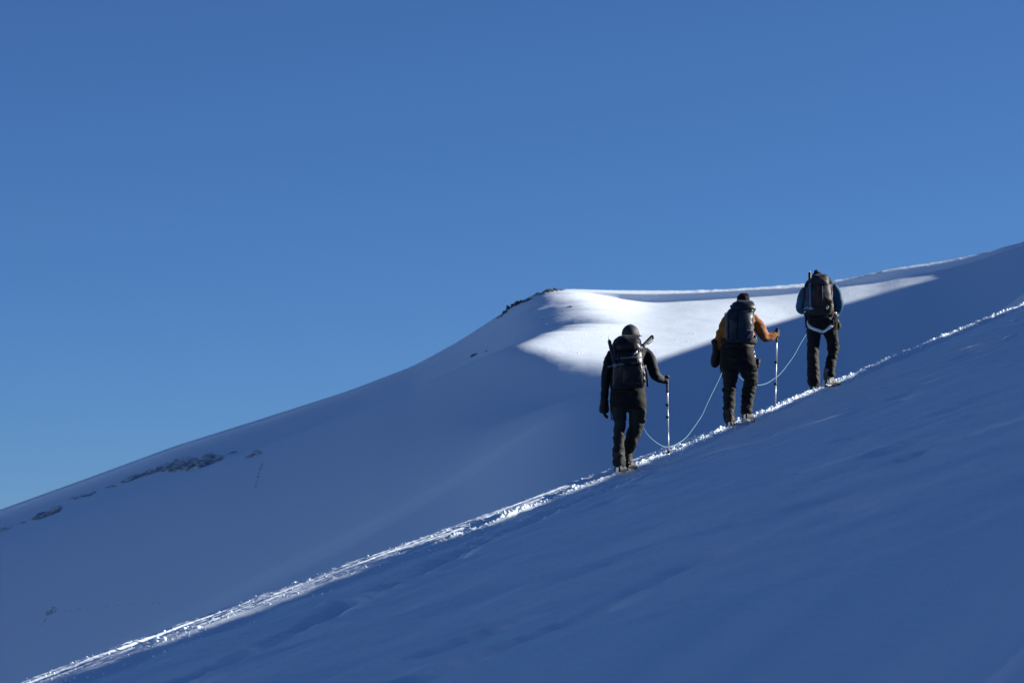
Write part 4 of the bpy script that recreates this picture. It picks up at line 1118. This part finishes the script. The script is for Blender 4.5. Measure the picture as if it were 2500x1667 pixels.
R2 = [(1790, 866, yb + .24), (1797, 900, yb + .35)] + [(px, py, lerp(px, 1790, 1975, yb + .4, yc - .1)) for px, py in ((1804, 918), (1820, 931), (1836, 938), (1851, 940), (1862, 938.5), (1875, 934), (1896, 920), (1906, 911), (1922, 891), (1939, 867), (1956, 836), (1970, 814))] + [(1985, 790, yc + .2), (1995, 780, yc + .22)]
r1 = rope('pale rope sagging to the snow between the lowest and middle climbers', R1)
rope('pale rope hanging between the middle and highest climbers', R2)

# ------------------------------------------------------------------ rocks, ice and loose snow
rng = random.Random(7)
nrng = np.random.default_rng(7)
def rough_mesh(name, mat, seed, sub=2, amp=.35, flatz=1.0):
    bm = bmesh.new(); bmesh.ops.create_icosphere(bm, subdivisions=sub, radius=1)
    for v in bm.verts:
        d = 1 + amp * mnoise.noise(v.co * 1.3 + Vector((seed * 7.1, 0, 0))) + amp * .6 * mnoise.noise(v.co * 3.1 + Vector((0, seed * 3.3, 0)))
        v.co = v.co * d; v.co.z *= flatz
    me = bpy.data.meshes.new(name); bm.to_mesh(me); bm.free(); me.materials.append(mat)
    return me
def stone_material(name, dark, light, scale):
    m, n, l, b = new_mat(name)
    tc = n.new('ShaderNodeTexCoord'); nz = n.new('ShaderNodeTexNoise'); nz.inputs['Scale'].default_value = scale; nz.inputs['Detail'].default_value = 8; nz.inputs['Roughness'].default_value = .7
    l.new(tc.outputs['Object'], nz.inputs['Vector'])
    rp = n.new('ShaderNodeValToRGB'); rp.color_ramp.elements[0].position = .42; rp.color_ramp.elements[1].position = .66
    rp.color_ramp.elements[0].color = dark + (1,); rp.color_ramp.elements[1].color = light + (1,)
    l.new(nz.outputs['Fac'], rp.inputs['Fac']); l.new(rp.outputs['Color'], b.inputs['Base Color']); b.inputs['Roughness'].default_value = .85
    bp = n.new('ShaderNodeBump'); bp.inputs['Distance'].default_value = .2; bp.inputs['Strength'].default_value = .8
    l.new(nz.outputs['Fac'], bp.inputs['Height']); l.new(bp.outputs['Normal'], b.inputs['Normal'])
    return m
M_ROCK = stone_material('dark_rock', (.030, .030, .032), (.12, .12, .12), 2.2)
M_ICE = stone_material('dirty_ice_and_shade', (.11, .15, .20), (.50, .58, .66), 1.6)  # dark ice's own colour, also used as undercut shade at cliff feet
M_ICE_SNOW = stone_material('broken_snow', (.38, .43, .48), (.72, .78, .84), 1.5)
rocks = [rough_mesh('rock', M_ROCK, i, 2, .5) for i in range(5)]
ices = [rough_mesh('ice_block', M_ICE, 20 + i, 2, .45) for i in range(5)]
snows = [rough_mesh('snow_block', M_ICE_SNOW, 40 + i, 2, .4) for i in range(4)]
def piece(name, me, root, loc, sc, rot):
    o = bpy.data.objects.new(name, me); COL.objects.link(o); o.parent = root
    o.location = Vector(loc) - (root.location if root else Vector()); o.scale = sc; o.rotation_euler = rot
    return o
def far_point(px, py):
    top = float(np.interp(px, bpx, pyS))
    return hill_point(px, max(py, top + 2.5))
def mp(p): return p.y / F

# rock bands on the skyline
for lab, line, n, big in (('lower dark rock band on the skyline left of the summit', [(1214, 775), (1222, 768), (1245, 748), (1270, 734), (1297, 723)], 24, 1.0),
                          ('upper dark rock band along the rounded summit skyline', [(1301, 720), (1318, 713), (1340, 708), (1360, 705), (1380, 706)], 20, .8)):
    base = far_point(*line[len(line) // 2])
    root = thing('rock_outcrop', lab, 'rocks', base, 'rock bands on the skyline')
    for i in range(n):
        t = (i + rng.random() * .8) / n
        px = line[0][0] + t * (line[-1][0] - line[0][0])
        py = float(np.interp(px, [q[0] for q in line], [q[1] for q in line])) + rng.uniform(1, 9) * big
        p = far_point(px, py)
        m_ = mp(p); env = .35 + math.sin(PI * min(max(t, .05), .95)) ** .7
        a = rng.uniform(2.6, 5.2) * m_ * big * env
        piece('rock', rng.choice(rocks), root, p + Vector((0, 0, a * .25)), (a * rng.uniform(1, 1.7), a * 1.2, a * rng.uniform(.55, .9)), (rng.uniform(-.3, .3), rng.uniform(-.6, -.2), rng.random() * 6))
# single stones
for lab, px, py, a in (('dark boulder poking out of the lower left shoulder slope', 1159, 867, 8.5), ('small dark stone just above right of the shoulder boulder', 1188, 857, 3.8),
                       ('flat dark stone beside the left edge of the sunlit snow', 1391, 750, 6.5), ('small stone on the shaded slope below the summit rocks', 1349, 771, 3.8),
                       ('tiny stone lowest below the summit rocks', 1327, 781, 3.0)):
    p = far_point(px, py); m_ = mp(p)
    o = piece('rock', rocks[int(a * 10) % 5], None, p, (a * m_ * 1.3, a * m_, a * m_ * .42), (.1, -.35, 0))
    o['label'] = lab; o['category'] = 'rock'; o['group'] = 'stones in the far snow slope'
# broken ice along the bergschrund on the left
def ice_cliff(lab, line, h, n, dark=.6, thick=1.0):
    base = far_point(*line[len(line) // 2])
    root = thing('ice_cliff', lab, 'ice cliff', base, 'broken ice openings on the far slope')
    xs = [q[0] for q in line]; ys = [q[1] for q in line]
    for i in range(n):
        t = (i + rng.random()) / n
        px = xs[0] + t * (xs[-1] - xs[0]); py = float(np.interp(px, xs, ys))
        hh = float(np.interp(t, np.linspace(0, 1, len(h)), h))
        k = rng.random()
        v = k * hh
        p = far_point(px, py - v); m_ = mp(p)
        isdark = rng.random() < dark * (1.7 - 1.6 * k)  # more dark blocks low down, painting the shade under the broken edge
        a = rng.uniform(.32, .6) * max(hh, 5) * m_ * thick
        a = min(a, 9 * m_)
        sx = rng.uniform(1.1, 1.9)
        piece('ice_block' if isdark else 'snow_block', rng.choice(ices if isdark else snows), root, p + Vector((0, rng.uniform(-.2, .3) * a, 0)), (a * sx, a * .9, a * rng.uniform(.6, 1.1)), (rng.uniform(-.3, .3), -.33 + rng.uniform(-.25, .25), rng.uniform(-.5, .5)))
ice_cliff('long dark ice hole low on the left edge of the far slope', [(84, 1270), (110, 1264), (147, 1248)], (9, 14, 11), 34, .85)
ice_cliff('thin dark ice slit above right of the long ice hole', [(168, 1223), (200, 1216), (237, 1205)], (5, 7, 7), 24, .8)
ice_cliff('short row of dark ice specks between the slit and the big ice cliff', [(256, 1193), (270, 1189), (286, 1187)], (3, 5, 3), 9, .9)
ice_cliff('narrow broken ice edge leading up to the big ice cliff', [(298, 1181), (330, 1170), (372, 1158), (392, 1150)], (7, 10, 11, 12), 44, .8)
ice_cliff('big broken ice cliff with undercut shade as a dark foot on the far left slope', [(388, 1150), (430, 1151), (480, 1147), (520, 1136), (548, 1119)], (11, 25, 31, 26, 8), 150, .34, .6)
ice_cliff('pair of small ice lumps right of the big ice cliff', [(556, 1109), (580, 1104)], (4, 5), 8, .85)
ice_cliff('scattered ice patch at the upper right end of the crevasse line', [(598, 1121), (625, 1114), (650, 1106)], (5, 16, 18), 22, .22, .8)
ice_cliff('chain of small ice gaps running down from the ice patch', [(624, 1192), (630, 1165), (634, 1150), (641, 1132)], (3, 4, 4, 3), 12, .85)
ice_cliff('dark ice specks trailing off at the left photo edge', [(-20, 1304), (5, 1297), (34, 1287), (70, 1274)], (9, 8, 4, 5), 18, .8)
ice_cliff('faint low ice step above the track at lower left', [(108, 1530), (122, 1500), (145, 1492), (146, 1488)], (8, 20, 14, 5), 12, .12, .5)
ice_cliff('faint crack line right of the low ice step', [(150, 1492), (230, 1486), (300, 1476), (404, 1472)], (2, 3, 2, 2), 16, .3, .6)
# broken lumps hanging on the wind lip
def stuff_mesh(name, centers, radii, mat, seed, squash=.75):
    t = bmesh.new(); bmesh.ops.create_icosphere(t, subdivisions=1, radius=1)
    bv = np.array([v.co[:] for v in t.verts]); bf = np.array([[v.index for v in f.verts] for f in t.faces]); t.free()
    n = len(centers)
    rs = np.random.default_rng(seed)
    q = rs.normal(size=(n, 4)); q /= np.linalg.norm(q, axis=1)[:, None]
    w, x, y, z = q.T
    Rm = np.stack([np.stack([1 - 2 * (y * y + z * z), 2 * (x * y - z * w), 2 * (x * z + y * w)], -1), np.stack([2 * (x * y + z * w), 1 - 2 * (x * x + z * z), 2 * (y * z - x * w)], -1), np.stack([2 * (x * z - y * w), 2 * (y * z + x * w), 1 - 2 * (x * x + y * y)], -1)], 1)
    v = bv[None] * (1 + rs.normal(size=(n, len(bv), 1)) * .16) * rs.uniform(.7, 1.3, size=(n, 1, 3))
    v = np.einsum('nij,nkj->nki', Rm, v)
    v[:, :, 2] *= squash
    v = v * np.asarray(radii)[:, None, None] + np.asarray(centers)[:, None, :]
    f = (bf[None] + (np.arange(n) * len(bv))[:, None, None]).reshape(-1, 3)
    me = bpy.data.meshes.new(name)
    me.vertices.add(n * len(bv)); me.vertices.foreach_set('co', v.astype(np.float32).ravel())
    me.loops.add(f.size); me.loops.foreach_set('vertex_index', f.astype(np.int32).ravel())
    me.polygons.add(len(f)); me.polygons.foreach_set('loop_start', (np.arange(len(f)) * 3).astype(np.int32)); me.polygons.foreach_set('loop_total', np.full(len(f), 3, np.int32))
    me.polygons.foreach_set('use_smooth', np.ones(len(f), bool))
    me.update(calc_edges=True); me.materials.append(mat)
    o = bpy.data.objects.new(name, me); COL.objects.link(o); o['kind'] = 'stuff'
    return o
C, Rr = [], []
for (cx, cyy, n, sx, sy, a) in ((1582, 727, 26, 7, 5, 1.6), (1600, 724, 10, 9, 3, 1.3), (2213, 664, 22, 4, 6, 1.6), (2200, 656, 14, 14, 2, 1.5), (2270, 650, 26, 18, 3, 1.7), (2330, 640, 22, 14, 3, 1.6), (1655, 724, 8, 8, 2, 1.2)):
    for i in range(n):
        p = far_point(cx + rng.gauss(0, sx), cyy + rng.gauss(0, sy)); C.append(tuple(p)); Rr.append(rng.uniform(.5, 1.2) * a * mp(p))
o = stuff_mesh('lip_rubble', C, Rr, M_SNOW_FAR, 3)
o['label'] = 'broken snow lumps clinging to the shaded wall under the wind lip'; o['category'] = 'snow lumps'
C, Rr = [], []
for i in range(1400):
    px = rng.uniform(1270, 2380); top = np.interp(px, wallb_px[:, 0], wallb_px[:, 1]) if px > 1440 else 730
    bot = np.interp(px, [1270, 1400, 1607, 1900, 2380], [862, 872, 880, 788, 645])
    py = top + (bot - top) * rng.random() ** .8
    if bot - top < 4: continue
    p = far_point(px, py); C.append(tuple(p)); Rr.append(.018 + .055 * rng.random() ** 5)
o = stuff_mesh('snow_grains', C, Rr, M_SNOW_FAR, 5, 1.0)
o['label'] = 'glinting snow grains scattered over the sunlit shoulder'; o['category'] = 'snow grains'

# loose clods along the track
C, Rr = [], []
for i in range(5200):
    px = rng.uniform(-60, 2560)
    s = (40 * KX - CX) / (KX - (px - 1250) / F)
    wb = float(np.interp(px, WB_PX, WB_W))
    al = s * TL
    u = rng.random()
    cl = float(vnoise(np.array([al * .8]), np.array([.5]), 201)[0]); cl2 = float(vnoise(np.array([al * 2.3]), np.array([.5]), 202)[0])
    if u < .62:
        if px < 850:
            if rng.random() > np.clip(-.1 + 1.3 * cl + .6 * cl2, 0.0, 1) * .5: continue
            w = wb + rng.gauss(.02, .06)
        elif px < 1480:
            if rng.random() > np.clip(.45 + 1.0 * cl + .5 * cl2, 0.05, 1): continue
            w = float(np.interp(s, LUMP_S, LUMP_W)) + rng.gauss(-.01, .06)
        else:
            if rng.random() > .75 + .5 * cl2: continue
            w = wb + rng.gauss(.03, .055)
        a = .006 + .022 * rng.random() ** 2.4
    elif u < .82:
        if rng.random() > np.clip((cl2 - .1) * 2.2, 0, 1) * (.5 if px < 1100 else 1): continue
        w = abs(rng.gauss(0, .03)) + .01; a = .006 + .016 * rng.random() ** 2.5
    elif u < .93:
        w = rng.uniform(.02, wb + .1); a = .004 + .010 * rng.random() ** 2
    else:
        w = wb + abs(rng.gauss(.15, .22)); a = .005 + .014 * rng.random() ** 3
    v = near_xyz(np.array([s]), np.array([w]))[0]
    C.append((v[0], v[1], v[2] + a * .3)); Rr.append(a)
o = stuff_mesh('snow_clods', C, Rr, M_SNOW, 9)
o['label'] = 'loose snow clods kicked up along the trodden track'; o['category'] = 'snow clods'
